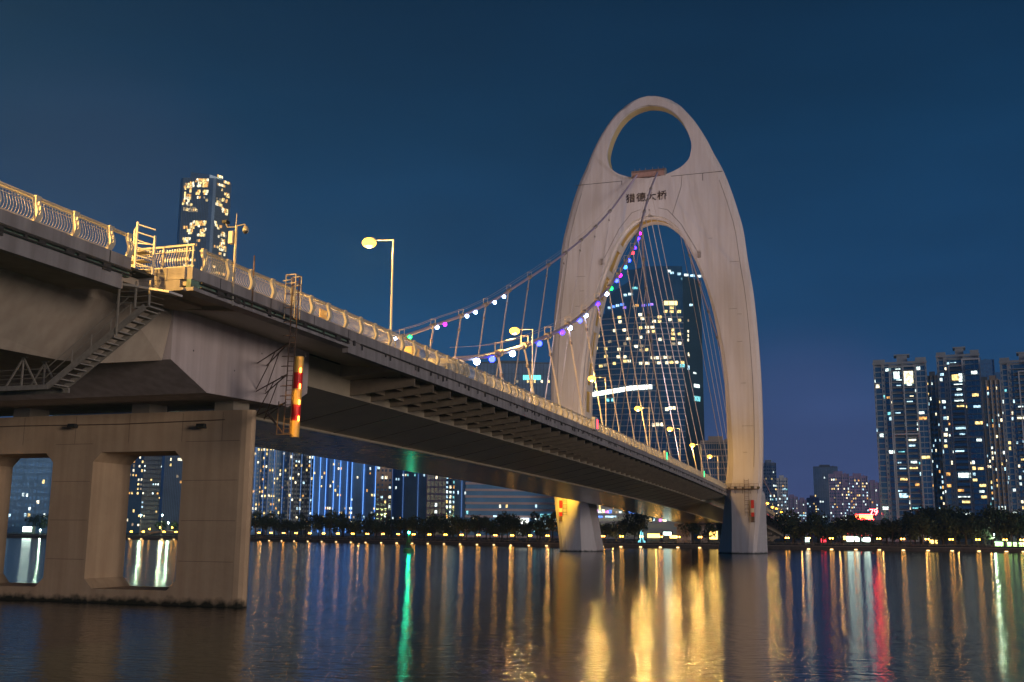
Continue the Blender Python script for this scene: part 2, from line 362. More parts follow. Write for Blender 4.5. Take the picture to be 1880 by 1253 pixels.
loft('roadway', lambda y: [(-16.6,-1.62),(16.6,-1.62),(16.6,-1.75),(-16.6,-1.75)], 18, YJ-.05, asphalt)
loft('roadway', lambda y: [(-18.6,-1.62),(18.6,-1.62),(18.6,-1.75),(-18.6,-1.75)], YJ, 560, asphalt)
# near edge beam of the side span, then the wider main span edge beams
loft('edge_beam', lambda y: [(16.95,-1.28),(16.95,-1.98),(16.6,-1.98),(16.6,-1.28)], 18, 45.7, steel_w)
loft('gutter', lambda y: [(16.88,-1.985),(16.88,-2.35),(16.6,-2.35),(16.6,-1.985)], 18, 45.7, copper)
loft('edge_beam', lambda y: [(17.0,-2.355),(17.0,-3.12),(16.6,-3.12),(16.6,-2.355)], 18, 45, steel_w)
loft('edge_beam', lambda y: [(EX,-1.28),(EX,-1.95),(18.6,-1.95),(18.6,-1.28)], YJ, 67, steel_w)
loft('gutter', lambda y: [(18.9,-1.955),(18.9,-2.4),(18.6,-2.4),(18.6,-1.955)], YJ, 67, copper)
loft('edge_beam', lambda y: [(EX+.12,-2.405),(EX+.12,-2.6),(18.2,-2.6),(18.2,-2.405)], YJ, 67, steel_w)
loft('edge_beam', lambda y: [(EX,-1.28),(EX,-2.0),(EX-.06,-2.03),(EX-.06,-2.08),(EX,-2.11),(EX,-2.95),(18.5,-2.95),(18.5,-1.28)], 67.02, 560, steel_w)
loft('edge_beam', lambda y: [(-EX,-1.28),(-EX,-2.95),(-18.6,-2.95),(-18.6,-1.28)], 18, 560, steel_w)
# conduit slung along the edge beam, drain spouts below it
mb = MB(); mb.tube([(EX+.08, y, railz(y)-2.05) for y in range(69, 300, 4)], .055, 6)
mb.tube([(EX+.10, y, railz(y)-2.02) for y in (49, 53, 57, 61, 65, 67)], .08, 6); mb.tube([(EX+.10, y, railz(y)-2.3) for y in (49, 53, 57, 61, 65, 67)], .05, 6)
mb.tube([(17.05, y, railz(y)-2.03) for y in (18, 26, 34, 42, 45.6)], .08, 6); mb.tube([(17.08, y, railz(y)-2.28) for y in (18, 26, 34, 42, 45.6)], .05, 6)
rr = random.Random(5)
for y in [20+k*.9 for k in range(300)]:
    if rr.random() < .42:
        x = 17.03 if y < 47 else EX+.06
        if 45 <= y < 49: continue
        zt = railz(y)-2.05; h = rr.uniform(.08, .5); mb.box((x, y, zt-h), (x+.06, y+rr.uniform(.06, .7 if y < 67 else .25), zt+rr.uniform(0, .1)))
mb.build('conduit', pipe_m, deck)
spout_me = MB().tube([(0,0,0),(.14,0,-.02),(.16,0,-.12),(.16,0,-.42)], .05, 6).mesh('drain_spout', pipe_m)
mb = MB()
for y in [69+k*4.9 for k in range(43)]: inst('drain_spout', spout_me, deck, (EX-.02, y-280, railz(y)-2.05-14))
joint = MB()
for y in [22, 33, 44]+[51, 56.5, 62, 67]+[76+k*12 for k in range(18)]:
    x = 16.97 if y < 48 else EX+.012; joint.box((x-.02, y-.03, railz(y)-1.97), (x, y+.03, railz(y)-1.3))
joint.build('joint_strip', pipe_m, deck)
# underside of the cantilever over the anchor block, then the ribbed wing of the main span
loft('wing_soffit', lambda y: [(18.55,-2.42),(13.3,-2.0),(13.3,-1.8),(18.55,-1.8)], 54.3, 78, steel_d)
loft('wing_soffit', lambda y: [(18.58,-2.3),(14.6,-1.95),(14.6,-1.8),(18.58,-1.8)], YJ+.05, 54.25, girder_c)
loft('wing_soffit', lambda y: [(18.55,-2.5),(12.6,-2.9),(12.6,-1.8),(18.55,-1.8)], 78.02, 560, steel_d)
loft('wing_soffit', lambda y: [(-18.55,-2.5),(-12.6,-2.9),(-12.6,-1.8),(-18.55,-1.8)], 49, 560, steel_d)
loft('wing_soffit', lambda y: [(16.58,-2.95),(13.1,-2.75),(13.1,-1.8),(16.58,-1.8)], 18, 45.6, girder_c)
loft('wing_soffit', lambda y: [(15.6,-2.2),(13.1,-2.2),(13.1,-1.8),(15.6,-1.8)], 45.65, 54.2, girder_c)
def boxk(y): return max(0, min(1, (y-71.5)/10))
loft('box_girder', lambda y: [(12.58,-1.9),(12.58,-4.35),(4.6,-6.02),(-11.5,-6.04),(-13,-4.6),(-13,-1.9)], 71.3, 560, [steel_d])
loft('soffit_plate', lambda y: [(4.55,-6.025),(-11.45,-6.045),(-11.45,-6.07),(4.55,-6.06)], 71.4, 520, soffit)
mb = MB(); mb.tube([(4.75, y, railz(y)-6.12) for y in range(74, 400, 4)], .13, 8); mb.build('service_pipe', steel_d, deck)
# web seams
for k in range(26):
    y = 84+k*8; zr = railz(y); MB().beam((12.5, y, zr-4.385), (4.7, y, zr-6.02), .10, .05).build('web_seam', pipe_m, deck)
# cantilever brackets: a thin plate with a sloping lower edge
br = MB().prism([(12.55, 1.5), (18.5, .8), (18.5, .12), (15.5, .06), (12.55, .1)], lambda p: (p[0], -.07, -p[1]), lambda p: (p[0], .07, -p[1]))
br_me = br.mesh('bracket', rib_m)
for k in range(50):
    y = 80+k*4.0; inst('bracket', br_me, deck, (0, y-280, railz(y)-2.75-14))
for x, d in [(13.9, .95), (15.6, .62), (17.2, .4)]:
    loft('edge_stringer', lambda y: [(x-.05,-2.4),(x+.05,-2.4),(x+.05,-2.8-d),(x-.05,-2.8-d)], 80, 280, rib_m)

# railing: carved posts, bulged balusters
def railing(name, label, x, y0, n, s, ext=0):
    t = empty(name, (x, y0, railz(y0)-1.3), label, 'railing')
    bz = lambda y: railz(y)-1.28
    prof = [(0, 0), (.10, .12), (.20, .34), (.20, .55), (.10, .82), (.03, 1.02), (.02, 1.22), (.08, 1.30)]
    pm = MB()
    for i, ((o0, z0), (o1, z1)) in enumerate(zip(prof, prof[1:])):
        w0, w1 = [.15 if j in (0, 1, 5, 6) else .19 for j in (i, i+1)]
        pm.add([(o0,-w0,z0),(o0+.16,-w0,z0),(o0+.16,w0,z0),(o0,w0,z0),(o1,-w1,z1),(o1+.16,-w1,z1),(o1+.16,w1,z1),(o1,w1,z1)],
               [(0,1,5,4),(1,2,6,5),(2,3,7,6),(3,0,4,7)]+([(0,3,2,1)] if i == 0 else [])+([(4,5,6,7)] if i == len(prof)-2 else []))
        if i in (2, 3, 4): pm.beam(((o0+.17), -.05, z0), ((o1+.17), .05, z1), .05, .07)
    post = pm.mesh('post', post_m, fix=True)
    bm_ = MB(); nb = 13
    bp = [(.02, .10), (.13, .22), (.19, .40), (.17, .58), (.08, .80), (.03, .98), (.03, 1.10)]
    for k in range(nb):
        yy = (k+1)*s/(nb+1); bm_.tube([(o, yy, z) for o, z in bp], .013, 5, cap=False)
    bm_.beam((.03, .12, .10), (.03, s-.12, .10), .06); bm_.beam((.03, .12, 1.10), (.03, s-.12, 1.10), .045); bm_.beam((.05, .12, .93), (.05, s-.12, .93), .03)
    panel = bm_.mesh('baluster_panel', rail_m)
    for k in range(n+1):
        y = y0+k*s; sl_ = math.atan2(bz(y+s)-bz(y), s)
        inst('post', post, t, (0, y-y0, bz(y)-bz(y0)+.02), rot=(0, 0, 0))
        if k < n: inst('baluster_panel', panel, t, (0, y-y0, bz(y)-bz(y0)+.02), rot=(sl_, 0, 0))
    if ext: inst('post', post, t, (0, n*s+ext, bz(y0+n*s)-bz(y0)+.02))
    h = MB(); pts = [y0+k*s for k in range(n+1)]+([y0+n*s+ext] if ext else [])
    h.tube([(x+.06, y, railz(y)-.02) for y in pts], .055, 8); h.tube([(x-.12, y, railz(y)-.06) for y in pts], .04, 6)
    h.build('handrail', rail_m, t); return t
railing('bridge_railing', 'ornate lit balustrade of the main span, from the jog to the right tower leg', EX-.22, YJ+1.05, 94, 2.4585)
railing('bridge_railing', 'ornate lit balustrade of the side span at the left edge of the photo', 16.72, 20.6, 9, 2.6, 1.5)
# short return where the deck widens
t = empty('end_railing', (17.8, YJ, railz(YJ)-1.3), 'short brightly lit railing crossing the jog where the deck widens', 'railing'); zb = railz(YJ)-1.28
mb = MB()
for k in range(22): mb.tube([(15.15+k*.165, YJ+.15-o, zb+z) for o, z in [(.02, .10), (.13, .22), (.19, .40), (.17, .58), (.08, .80), (.03, .98), (.03, 1.15)]], .018, 5, cap=False)
mb.build('balusters', rail_m, t)
mb = MB(); mb.beam((15.0, YJ+.1, zb+1.3), (18.95, YJ+.1, zb+1.3), .13, .11); mb.beam((15.0, YJ+.1, zb+.98), (18.95, YJ+.1, zb+.98), .05); mb.beam((15.0, YJ+.1, zb+.1), (18.95, YJ+.1, zb+.1), .06)
for x in (15.05, 16.9, 18.45, 18.85): mb.beam((x, YJ+.1, zb), (x, YJ+.1, zb+1.3), .09)
mb.build('handrail', rail_m, t)
mb = MB(); zr = railz(YJ); mb.box((15.0, YJ-.2, zr-1.95), (18.59, YJ-.02, zr-1.29)); mb.box((15.0, YJ-.25, zr-2.6), (18.59, YJ-.02, zr-2.45)); mb.box((17.35, YJ-.26, zr-1.96), (17.47, YJ-.2, zr-1.3)); mb.box((15.0, YJ-.18, zr-2.44), (18.3, YJ-.03, zr-1.96))
mb.build('end_plate', steel_w, deck)
mb = MB(); y0 = 292
mb.tube([(EX-.1, y, railz(y)) for y in range(292, 560, 6)], .07, 6); mb.tube([(EX-.1, y, railz(y)-.6) for y in range(292, 560, 6)], .05, 6)
for y in range(292, 560, 4): mb.box((EX-.22, y-.12, railz(y)-1.3), (EX, y+.12, railz(y)))
tag(mb.build('bridge_railing', post_m, org=(EX, 400, railz(400))), 'distant stretch of balustrade beyond the right tower leg', 'railing')

# ------------------------------------------------------------------ anchor block, side girder, pier
YB0, YB1, XB = 54.25, 71.2, 13.5
t = empty('anchor_block', (0, 62.7, 13.8), 'massive pale concrete anchor block with chamfered ends resting on the near pier', 'concrete block')
pf = lambda z: z
mb = MB(); zt = railz(60)-1.95
poly = [(YB0, 18.65), (YB0, 15.3), (58.2, 13.72), (68.4, 13.95), (71.1, 15.3), (YB1, 18.65)]
mb.prism(poly, lambda p: (XB, p[0], p[1]), lambda p: (-XB, p[0], p[1])); mb.build('body', block_c, t)
mb = MB(); mb.prism([(XB-.02, 18.4), (18.5, railz(54.3)-2.5), (18.5, railz(54.3)-1.95), (XB-.02, 18.66)], lambda p: (p[0], YB0+.02, p[1]), lambda p: (p[0], YB0+.5, p[1])); mb.build('corbel', girder_c, t)
for y, z, r_ in [(56.5, 16.2, .06), (64.5, 17.3, .06), (61.2, 15.6, .05)]: MB().tube([(XB-.05, y, z), (XB+.01, y, z)], r_, 8).build('drain_hole', dark_m, t)
# face skin in the darker weathered concrete
t = empty('side_span_girder', (0, 36, 14.2), 'grey brown concrete side span girder above the left end of the pier', 'girder')
mb = MB(); st_ = []
for y, xt, xb, zb_ in [(16, 13.05, 10.6, 13.9), (48.2, 13.05, 10.4, 14.45), (50.4, 13.05, 10.8, 14.55), (54.2, 13.4, 12.9, 15.25)]:
    st_.append([(xt, y, railz(y)-1.77), (xt, y, railz(y)-2.8), (xb, y, zb_), (-xb, y, zb_), (-xt, y, railz(y)-2.8), (-xt, y, railz(y)-1.77)])
for a, c in zip(st_, st_[1:]): mb.add(a+c, [(k, k+1, k+7, k+6) for k in range(5)])
mb.add(st_[0], [(0,1,2,3,4,5)]); mb.build('box', girder_c, t)

t = empty('bridge_pier', (0, 64, 0), 'brown concrete portal pier with two chamfered openings standing in the river', 'pier')
def chamf(x0, x1, z0, z1, c): return [(x0+c,z0),(x1-c,z0),(x1,z0+c),(x1,z1-c),(x1-c,z1),(x0+c,z1),(x0,z1-c),(x0,z0+c)]
PW, PT, PF, PB = 14.35, 13.05, 62.1, 66.2
bmq = bmesh.new()
def ringv(poly, y): return [bmq.verts.new((x, y, z)) for x, z in poly]
outer = [(-11.6,-3),(11.6,-3),(11.6,PT),(-11.6,PT)]
holes = [chamf(1.75, 9.2, .95, 10.35, .66), chamf(-9.2, -1.75, .95, 10.35, .66)]
rings = {y: [ringv(p, y) for p in [outer]+holes] for y in (PF, PB)}
for y in (PF, PB):
    ed = []
    for r_ in rings[y]:
        for i in range(len(r_)): ed.append(bmq.edges.new((r_[i], r_[(i+1) % len(r_)])))
    bmesh.ops.triangle_fill(bmq, use_beauty=True, edges=ed)
for k in (1, 2):
    a, c = rings[PF][k], rings[PB][k]
    for i in range(len(a)): j = (i+1) % len(a); bmq.faces.new((a[i], a[j], c[j], c[i]))
a, c = rings[PF][0], rings[PB][0]
bmq.faces.new((a[0], a[1], c[1], c[0])); bmq.faces.new((a[2], a[3], c[3], c[2]))
bmesh.ops.recalc_face_normals(bmq, faces=bmq.faces)
me = bpy.data.meshes.new('frame'); bmq.to_mesh(me); bmq.free(); me.materials.append(concrete)
me.transform(Matrix.Translation((0, -64, 0))); o = bpy.data.objects.new('frame', me); col.objects.link(o); o.parent = t
# skewed ends with a rounded leading corner
nose = [(11.6, PF), (13.7, PF), (14.05, PF+.07), (14.3, PF+.25), (14.4, PF+.55), (14.25, PF+.9), (11.75, PB), (11.6, PB)]
MB().prism(nose, lambda p: (p[0], p[1], -3), lambda p: (p[0], p[1], PT)).build('nose', concrete, t)
MB().prism([(-x, PF+PB-y) for x, y in nose], lambda p: (p[0], p[1], -3), lambda p: (p[0], p[1], PT)).build('nose', concrete, t)
MB().tube([(-13.5, PF-.05, 12.35), (-5, PF-.05, 12.38), (4, PF-.05, 12.3), (12.4, PF-.05, 12.4)], .03, 5).build('conduit', rust, t)
mb = MB()
for z in (2.9, 5.6, 8.3, 10.95):
    for x0, x1 in ((-13.2, -9.35), (-1.6, 1.6), (9.35, 13.6)): mb.box((x0, PF-.004, z), (x1, PF+.01, z+.025))
for x in (-9, -4.6, 0, 4.6, 9, 12.2): mb.box((x, PF-.004, 10.98), (x+.025, PF+.01, 12.95))
mb.build('formwork_line', rust, t)
for x in (4.6, 11.5, -6, -12): MB().box((x-.75, 63.2, PT+.003), (x+.75, 65.2, 13.9)).build('bearing', steel_d, t)
# two small flood fixtures on the cap of the pier
for px, lab in [(143, 'small dark bracket lamp on the pier cap above the left opening'), (378, 'small dark bracket lamp on the pier cap near its right end')]:
    p = aty(px, 783, PF); t = empty('bracket_lamp', p, lab, 'lamp fixture')
    MB().beam(p, p+Vector((0, -.45, .05)), .08).build('arm', dark_m, t)
    mb = MB(); mb.add([p+Vector(v) for v in [(-.32,-.75,-.12),(.32,-.75,-.12),(.36,-.4,-.2),(-.36,-.4,-.2),(-.3,-.7,.12),(.3,-.7,.12),(.3,-.42,.12),(-.3,-.42,.12)]], [(0,1,2,3),(4,7,6,5),(0,4,5,1),(1,5,6,2),(2,6,7,3),(3,7,4,0)]); mb.build('housing', dark_m, t)

# ------------------------------------------------------------------ stair and walkway on the block, ladder cage on the jog
YS = 47.3
t = empty('access_stair', (14, YS, 12.7), 'steel access stair with wire handrail climbing to a caged landing at the deck jog', 'stair')
A, B = Vector((11.05, YS, 12.72)), Vector((17.1, YS, 16.85))
for dy, nm in ((-.45, 'stringer'), (.75, 'stringer')): MB().beam(A+Vector((0,dy,0)), B+Vector((0,dy,0)), .08, .34).build(nm, galv, t)
nst = 15
for k in range(nst):
    p = A.lerp(B, (k+.5)/nst); MB().box((p.x-.2, YS-.4, p.z-.05), (p.x+.2, YS+.7, p.z+.02)).build('tread', galv, t)
mb = MB()
for h in (.5, 1.0): mb.tube([(7, YS-.45, 12.72+h), A+Vector((-.2, -.45, h)), B+Vector((-1.0, -.45, h-.35))], .022, 5)
for k in (.25, .45, .65, .85): p = A.lerp(B, k)+Vector((0, -.45, 0)); mb.tube([p, p+Vector((0, 0, .95))], .025, 5)
mb.build('handrail', galv, t)
MB().box((16.4, YS-.5, 16.8), (17.5, YS+.7, 16.88)).build('landing', galv, t)
mb = MB()
for x in (15.4, 16.5, 17.4): mb.beam((x, YS-.5, 16.88 if x > 16 else 15.3), (x, YS-.5, 18.3), .09)
for z in (17.15, 17.5, 17.8, 18.1): mb.tube([(15.4, YS-.5, z), (16.5, YS-.5, z-.08), (17.4, YS-.5, z-.05)], .022, 5); mb.tube([(17.4, YS-.5, z-.05), (17.4, YS+.7, z)], .022, 5)
mb.build('guard_frame', galv, t)
mb = MB(); mb.prism([(15.2, 18.3), (16.4, 18.1), (17.3, 17.9), (18.7, 17.62), (18.7, 17.5), (17.3, 17.78), (16.4, 17.98), (15.2, 18.18)], lambda p: (p[0], YS-.6, p[1]), lambda p: (p[0], YS+.6, p[1])); mb.build('gangway', lamp_p, t)

t = empty('ladder_cage', (15.6, 47.6, 19.2), 'lit steel ladder cage clamped outside the railing at the deck jog', 'ladder')
mb = MB(); zc = 19.2; yk = 47.3; zb = 18.8
for x, y, z1 in [(15.35, yk+.5, 21.6), (16.1, yk-.25, 21.75), (16.95, yk+.2, 21.0)]: mb.beam((x, y, zb), (x, y, z1), .10)
mb.build('posts', lamp_p, t); mb = MB()
for z in (19.3, 19.75, 20.2, 20.6, 21.05, 21.5): mb.tube([(15.35, yk+.5, z+.1), (16.1, yk-.25, z+.12), (16.95, yk+.2, z-.15)], .035, 5)
for z in (19.5, 20.1, 20.8): mb.beam((15.4, yk+.5, z), (16.95, yk+.2, z-.3), .05)
mb.build('rails', lamp_p, t); mb = MB()
for z in (19.0, 19.55, 20.05): mb.box((15.4, yk-.2, z), (16.6, yk+.45, z+.05))
mb.build('steps', galv, t)

t = empty('maintenance_walkway', (4, YS+.3, 12.7), 'narrow steel walkway with trestle hangers at the left edge under the side span', 'walkway')
mb = MB(); mb.beam((-6, YS-.45, 12.7), (11.1, YS-.45, 12.7), .1, .26); mb.beam((-6, YS+1.2, 12.7), (11.1, YS+1.2, 12.7), .1, .26); mb.box((-6, YS-.4, 12.76), (11.1, YS+1.15, 12.8)); mb.build('deck', galv, t)
for dy in (-.45, 1.2):
    mb = MB(); top = Vector((9.25, YS+dy, 14.4)); mb.beam((9.0, YS+dy, 14.45), (9.5, YS+dy, 14.45), .12)
    for f in (-1.1, 0, 1.1): mb.beam(top, (9.25+f, YS+dy, 12.75), .08)
    mb.build('trestle', galv, t); mb = MB()
    for h in (.5, 1.0): mb.tube([(-6, YS+dy, 12.72+h), (10.9, YS+dy, 12.72+h)], .022, 5)
    mb.build('handrail', galv, t)

# clearance mark and its ladder beside the anchor block
YG = 58.0
t = empty('clearance_marker', (20.24, YG, 10.7), 'red and yellow banded clearance marker tube hanging beside the anchor block', 'marker')
for i in range(5):
    z1 = 15.73-i*1.006; x = 20.26-.02*i
    MB().tube([(x, YG, z1), (x-.02, YG, z1-1.006)], .29, 18).build('band', [yel_p, red_p][i % 2], t, smooth=False)
for i in range(4):
    z = 14.73-i*1.006+.12; x = 20.26+.24
    MB().tube([(x, YG-.19, z-.16), (x, YG-.19, z-.12), (x, YG-.19, z+.12), (x, YG-.19, z+.16)], [.03, .055, .055, .03], 8).build('marker_light', S_ORANGE, t)
t = empty('access_ladder', (19.9, 57.6, 10.8), 'rusty hooped ladder with braced brackets between anchor block and banded marker', 'ladder')
mb = MB(); yl = 57.6
for x in (19.72, 20.15): mb.beam((x-.12, yl, 10.8), (x+.1, yl, 20.8), .055)
mb.beam((19.2, yl-.1, 10.8), (19.25, yl-.1, 12.9), .05); mb.build('rails', rust, t)
mb = MB()
for k in range(33): z = 10.9+k*.3; mb.beam((19.62+.02*k*.3, yl, z), (20.05+.02*k*.3, yl, z), .03)
mb.build('rungs', rust, t)
mb = MB()
for k in range(11):
    z = 12.6+k*.62 if k < 7 else 17.0+(k-7)*.9
    mb.tube([(19.72, yl, z), (19.45, yl-.35, z-.03), (19.75, yl-.62, z-.05), (20.1, yl-.45, z-.03), (20.15, yl, z)], .02, 5)
mb.build('hoops', rust, t)
mb = MB()
for z in (16.6, 14.6, 12.85):
    for y in (64.0, 65.2): mb.beam((XB, y, z-.05), (19.7, yl, z), .06)
    if z > 13:
        for y in (64.0, 65.2): mb.beam((XB, y, z-1.9), Vector((XB, y, z)).lerp(Vector((19.7, yl, z)), .6), .05)
for y in (0, .35): mb.beam((15.6+y, 62.0-y, 12.8), (19.5, yl, 11.0), .05)
mb.beam((19.1, yl, 10.85), (20.2, yl, 10.85), .05); mb.build('brackets', rust, t)
mb = MB(); z0, z1 = 19.3, 20.9
for x in (19.5, 20.2):
    for y in (yl-.35, yl+.35): mb.beam((x, y, z0-1.2), (x, y, z1), .05)
for z in (20.9, 20.35):
    q = [(19.5, yl-.35, z), (20.2, yl-.35, z), (20.2, yl+.35, z), (19.5, yl+.35, z)]
    for a, c in zip(q, q[1:]+q[:1]): mb.beam(a, c, .05)
mb.beam((18.9, yl+.3, 20.7), (19.5, yl+.3, 20.75), .05); mb.build('top_cage', galv, t)
# camera mast and bare rod on the edge beam
t = empty('camera_mast', (19.0, 52.2, 17.9), 'slim mast with dome camera and control box on the near edge beam', 'camera mast')
MB().tube([(19.02, 52.2, 17.9), (19.0, 52.2, 22.75), (18.98, 52.2, 22.8), (18.98, 52.2, 23.5)], [.075, .065, .02, .015], 8).build('pole', galv, t)
MB().tube([(19.0, 52.2, 22.72), (19.6, 52.2, 22.78), (19.64, 52.2, 22.62)], .035, 6).build('arm', galv, t)
MB().tube([(19.0, 52.2, 22.66), (18.4, 52.2, 22.7), (18.28, 52.2, 22.95)], .035, 6).build('arm', galv, t)
mb = MB(); mb.tube([(19.64, 52.2, 22.66), (19.64, 52.2, 22.5), (19.64, 52.2, 22.36)], [.1, .17, .17], 12); o = mb.build('dome_camera', galv, t); MB().ball((19.64, 52.2, 22.34), .155, 12).build('dome', dark_m, o, smooth=True)
MB().box((18.12, 52.0, 22.95), (18.42, 52.4, 23.1)).build('bullet_camera', dark_m, t)
MB().box((18.58, 52.05, 21.65), (18.86, 52.35, 22.4)).build('control_box', lamp_p, t)
t = tag(MB().tube([(19.02, 54.3, 17.9), (19.0, 54.3, 21.45)], .05, 6).build('steel_rod', rust, org=(19, 54.3, 17.9)), 'bare rusty rod standing up from the edge beam right of the camera mast', 'rod')

# ------------------------------------------------------------------ arch tower
ZO = [0, 7.4, 15, 25, 33, 45, 56, 67.5, 77, 85.5, 91, 97, 103, 108, 112.5, 117.7, 121.5, 123.4, 124.9, 125.8, 126.4, 126.7, 126.82]
XO = [26.0, 26.85, 27.7, 28.35, 28.62, 28.6, 28.2, 27.45, 26.25, 25.3, 24.05, 22.4, 20.35, 18.0, 16.0, 13.1, 10.3, 8.6, 6.7, 5.0, 3.2, 1.7, 0]
ZI = [0, 7.5, 16.4, 19.2, 25, 33, 41, 47, 54, 62.7, 70.9, 77.7, 80.4, 83.9, 87.5, 90.2, 91.3, 91.7]
XI = [16.1, 17.4, 18.7, 19.25, 19.8, 19.8, 19.65, 19.35, 18.6, 17.2, 15.3, 12.9, 11.7, 10.1, 7.8, 4.9, 2.5, 0]
ZH = [102.6, 102.75, 103.3, 104.7, 106.6, 108.5, 111.3, 115, 118, 120.4, 122.2, 123.3, 123.9, 124.1]
XH = [0, 2.4, 5.2, 8.7, 10.9, 11.7, 12.0, 11.0, 9.6, 7.9, 5.9, 3.9, 1.9, 0]
def curve(zs, xs):
    P = [(x, 0, z) for x, z in zip(xs, zs)]; out = []
    for i in range(len(P)-1):
        for k in range(8): q = crom(i+k/8, P); out.append((q.z, max(0, q.x)))
    out.append((zs[-1], xs[-1])); return out
def lookup(tab, z):
    if z <= tab[0][0]: return tab[0][1]
    for (z0, x0), (z1, x1) in zip(tab, tab[1:]):
        if z <= z1: return x0 if z1 == z0 else x0+(x1-x0)*(z-z0)/(z1-z0)
    return tab[-1][1]
CO, CI, CH = curve(ZO, XO), curve(ZI, XI), curve(ZH, XH)
YT = 280.0
def depth(z): return interp(z, [-4, 0, 20, 45, 72, 85, 92, 112, 127], [10.5, 10.5, 10.5, 10.2, 10, 9, 7.5, 5, 4.2])
levels = sorted(set([-4]+[round(z, 3) for z, x in CI]+[round(z, 3) for z, x in CO if 91 < z < 126.82]+[round(z, 3) for z, x in CH]+[126.6, 126.76]))
levels = [z for i, z in enumerate(levels) if i == 0 or z-levels[i-1] > .04]
levels = [z for z in levels if z < 126.8]+[126.82]
mb = MB(); NC = 12
def section(z):
    xo = lookup(CO, max(z, 0)) if z < 126.82 else .02
    if z < 0: xo = 26.0
    xi = lookup(CI, max(z, 0)) if z <= 91.7 else (lookup(CH, z) if 102.6 <= z <= 124.1 else 0.0)
    w_ = max(.02, xo-xi); b_ = min(2.1, .28*w_); bd = .9*min(1, b_/2.1)
    leg = xi > .01 and z < 91
    fw_ = interp(z, [0, 16, 30, 60, 80], [3.75, 1.5, 1.0, .5, .0]) if leg else 0; fd = interp(z, [0, 16, 30, 60, 80], [2.6, 1.1, .7, .3, 0]) if leg else 0
    fl = interp(z, [0, 16], [2.0, 0]) if z < 16 else -.6*min(1, w_/4)
    d = depth(z); pts = [(xi, YT+fd)]
    for k in (.33, .66, 1): pts.append((xi+fw_*k if fw_ > .01 else xi+.02*k, YT+fd*(1-k)))
    a = pts[-1][0]
    for k in (.33, .66): pts.append((a+(xo-b_-a)*k, YT))
    pts += [(xo-b_, YT), (xo-b_*.45, YT+bd*.3), (xo, YT+bd)]
    pts += [(xo+fl, YT+d-.8), (xo+fl-.4*min(1, w_), YT+d), (xi+.02, YT+d)]
    return pts
cols = None
for s in (1, -1):
    rows = []
    for z in levels:
        ps = section(z); o = len(mb.v); mb.v += [(s*x, y, z) for x, y in ps]; rows.append((o, len(ps), z, ps[0][0]))
    for (oa, na, za, ia), (ob, nb, zb_, ib) in zip(rows, rows[1:]):
        for j in range(na-1): mb.f.append((oa+j, oa+j+1, ob+j+1, ob+j)); mb.m.append(0)
        if ia > .005 or ib > .005: mb.f.append((oa+na-1, oa, ob, ob+nb-1)); mb.m.append(1)
    o, na, _, _ = rows[-1]; mb.f.append(tuple(range(o, o+na))); mb.m.append(0)
tower = empty('bridge_tower', (0, YT, 0), 'tall pale arch tower shaped like a shell with an oval ring hole at its top', 'bridge tower')
# paint seams belong to the shell material
nt = tower_m.node_tree
shell = mb.build('shell', [tower_m, tower_m], tower, fix=False)
bq = bmesh.new(); bq.from_mesh(shell.data); bmesh.ops.remove_doubles(bq, verts=bq.verts, dist=.004); bmesh.ops.dissolve_degenerate(bq, edges=bq.edges, dist=.002); bmesh.ops.recalc_face_normals(bq, faces=bq.faces); bq.to_mesh(shell.data); bq.free()
# ochre lining of the arch and the ring, with pale ribs standing proud of it
def inner_curve(tab, za, zb_, k):
    return [(lookup(tab, za+(zb_-za)*i/k), za+(zb_-za)*i/k) for i in range(k+1)]
def lining(tab, pts, y0f, y1f, off, m, name):
    """a thin skin following an inner curve, both sides mirrored into one band"""
    P = [(x, z) for x, z in pts]+[(-x, z) for x, z in reversed(pts[:-1])]
    mb = MB(); prev = None; rows = []
    for i, (x, z) in enumerate(P):
        a, c = P[max(0, i-1)], P[min(len(P)-1, i+1)]; tx, tz = c[0]-a[0], c[1]-a[1]; l_ = math.hypot(tx, tz) or 1
        nx, nz = -tz/l_, tx/l_          # towards the opening
        if nx*(-x) < 0 and abs(x) > 2: nx, nz = -nx, -nz
        d = depth(z); rows.append([(x+nx*o_, YT+y_, z+nz*o_) for o_, y_ in ((off, d*y0f), (off, d*y1f), (-.05, d*y1f), (-.05, d*y0f))])
    for a, c in zip(rows, rows[1:]): mb.add(a+c, [(0,1,5,4),(1,2,6,5),(2,3,7,6),(3,0,4,7)])
    return mb, P
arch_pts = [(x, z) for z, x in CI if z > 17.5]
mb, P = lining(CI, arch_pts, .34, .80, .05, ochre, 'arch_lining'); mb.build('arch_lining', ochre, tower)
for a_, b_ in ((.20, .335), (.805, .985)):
    mb, _ = lining(CI, arch_pts, a_, b_, .55, tower_m, 'arch_rim'); mb.build('arch_rim', tower_m, tower)
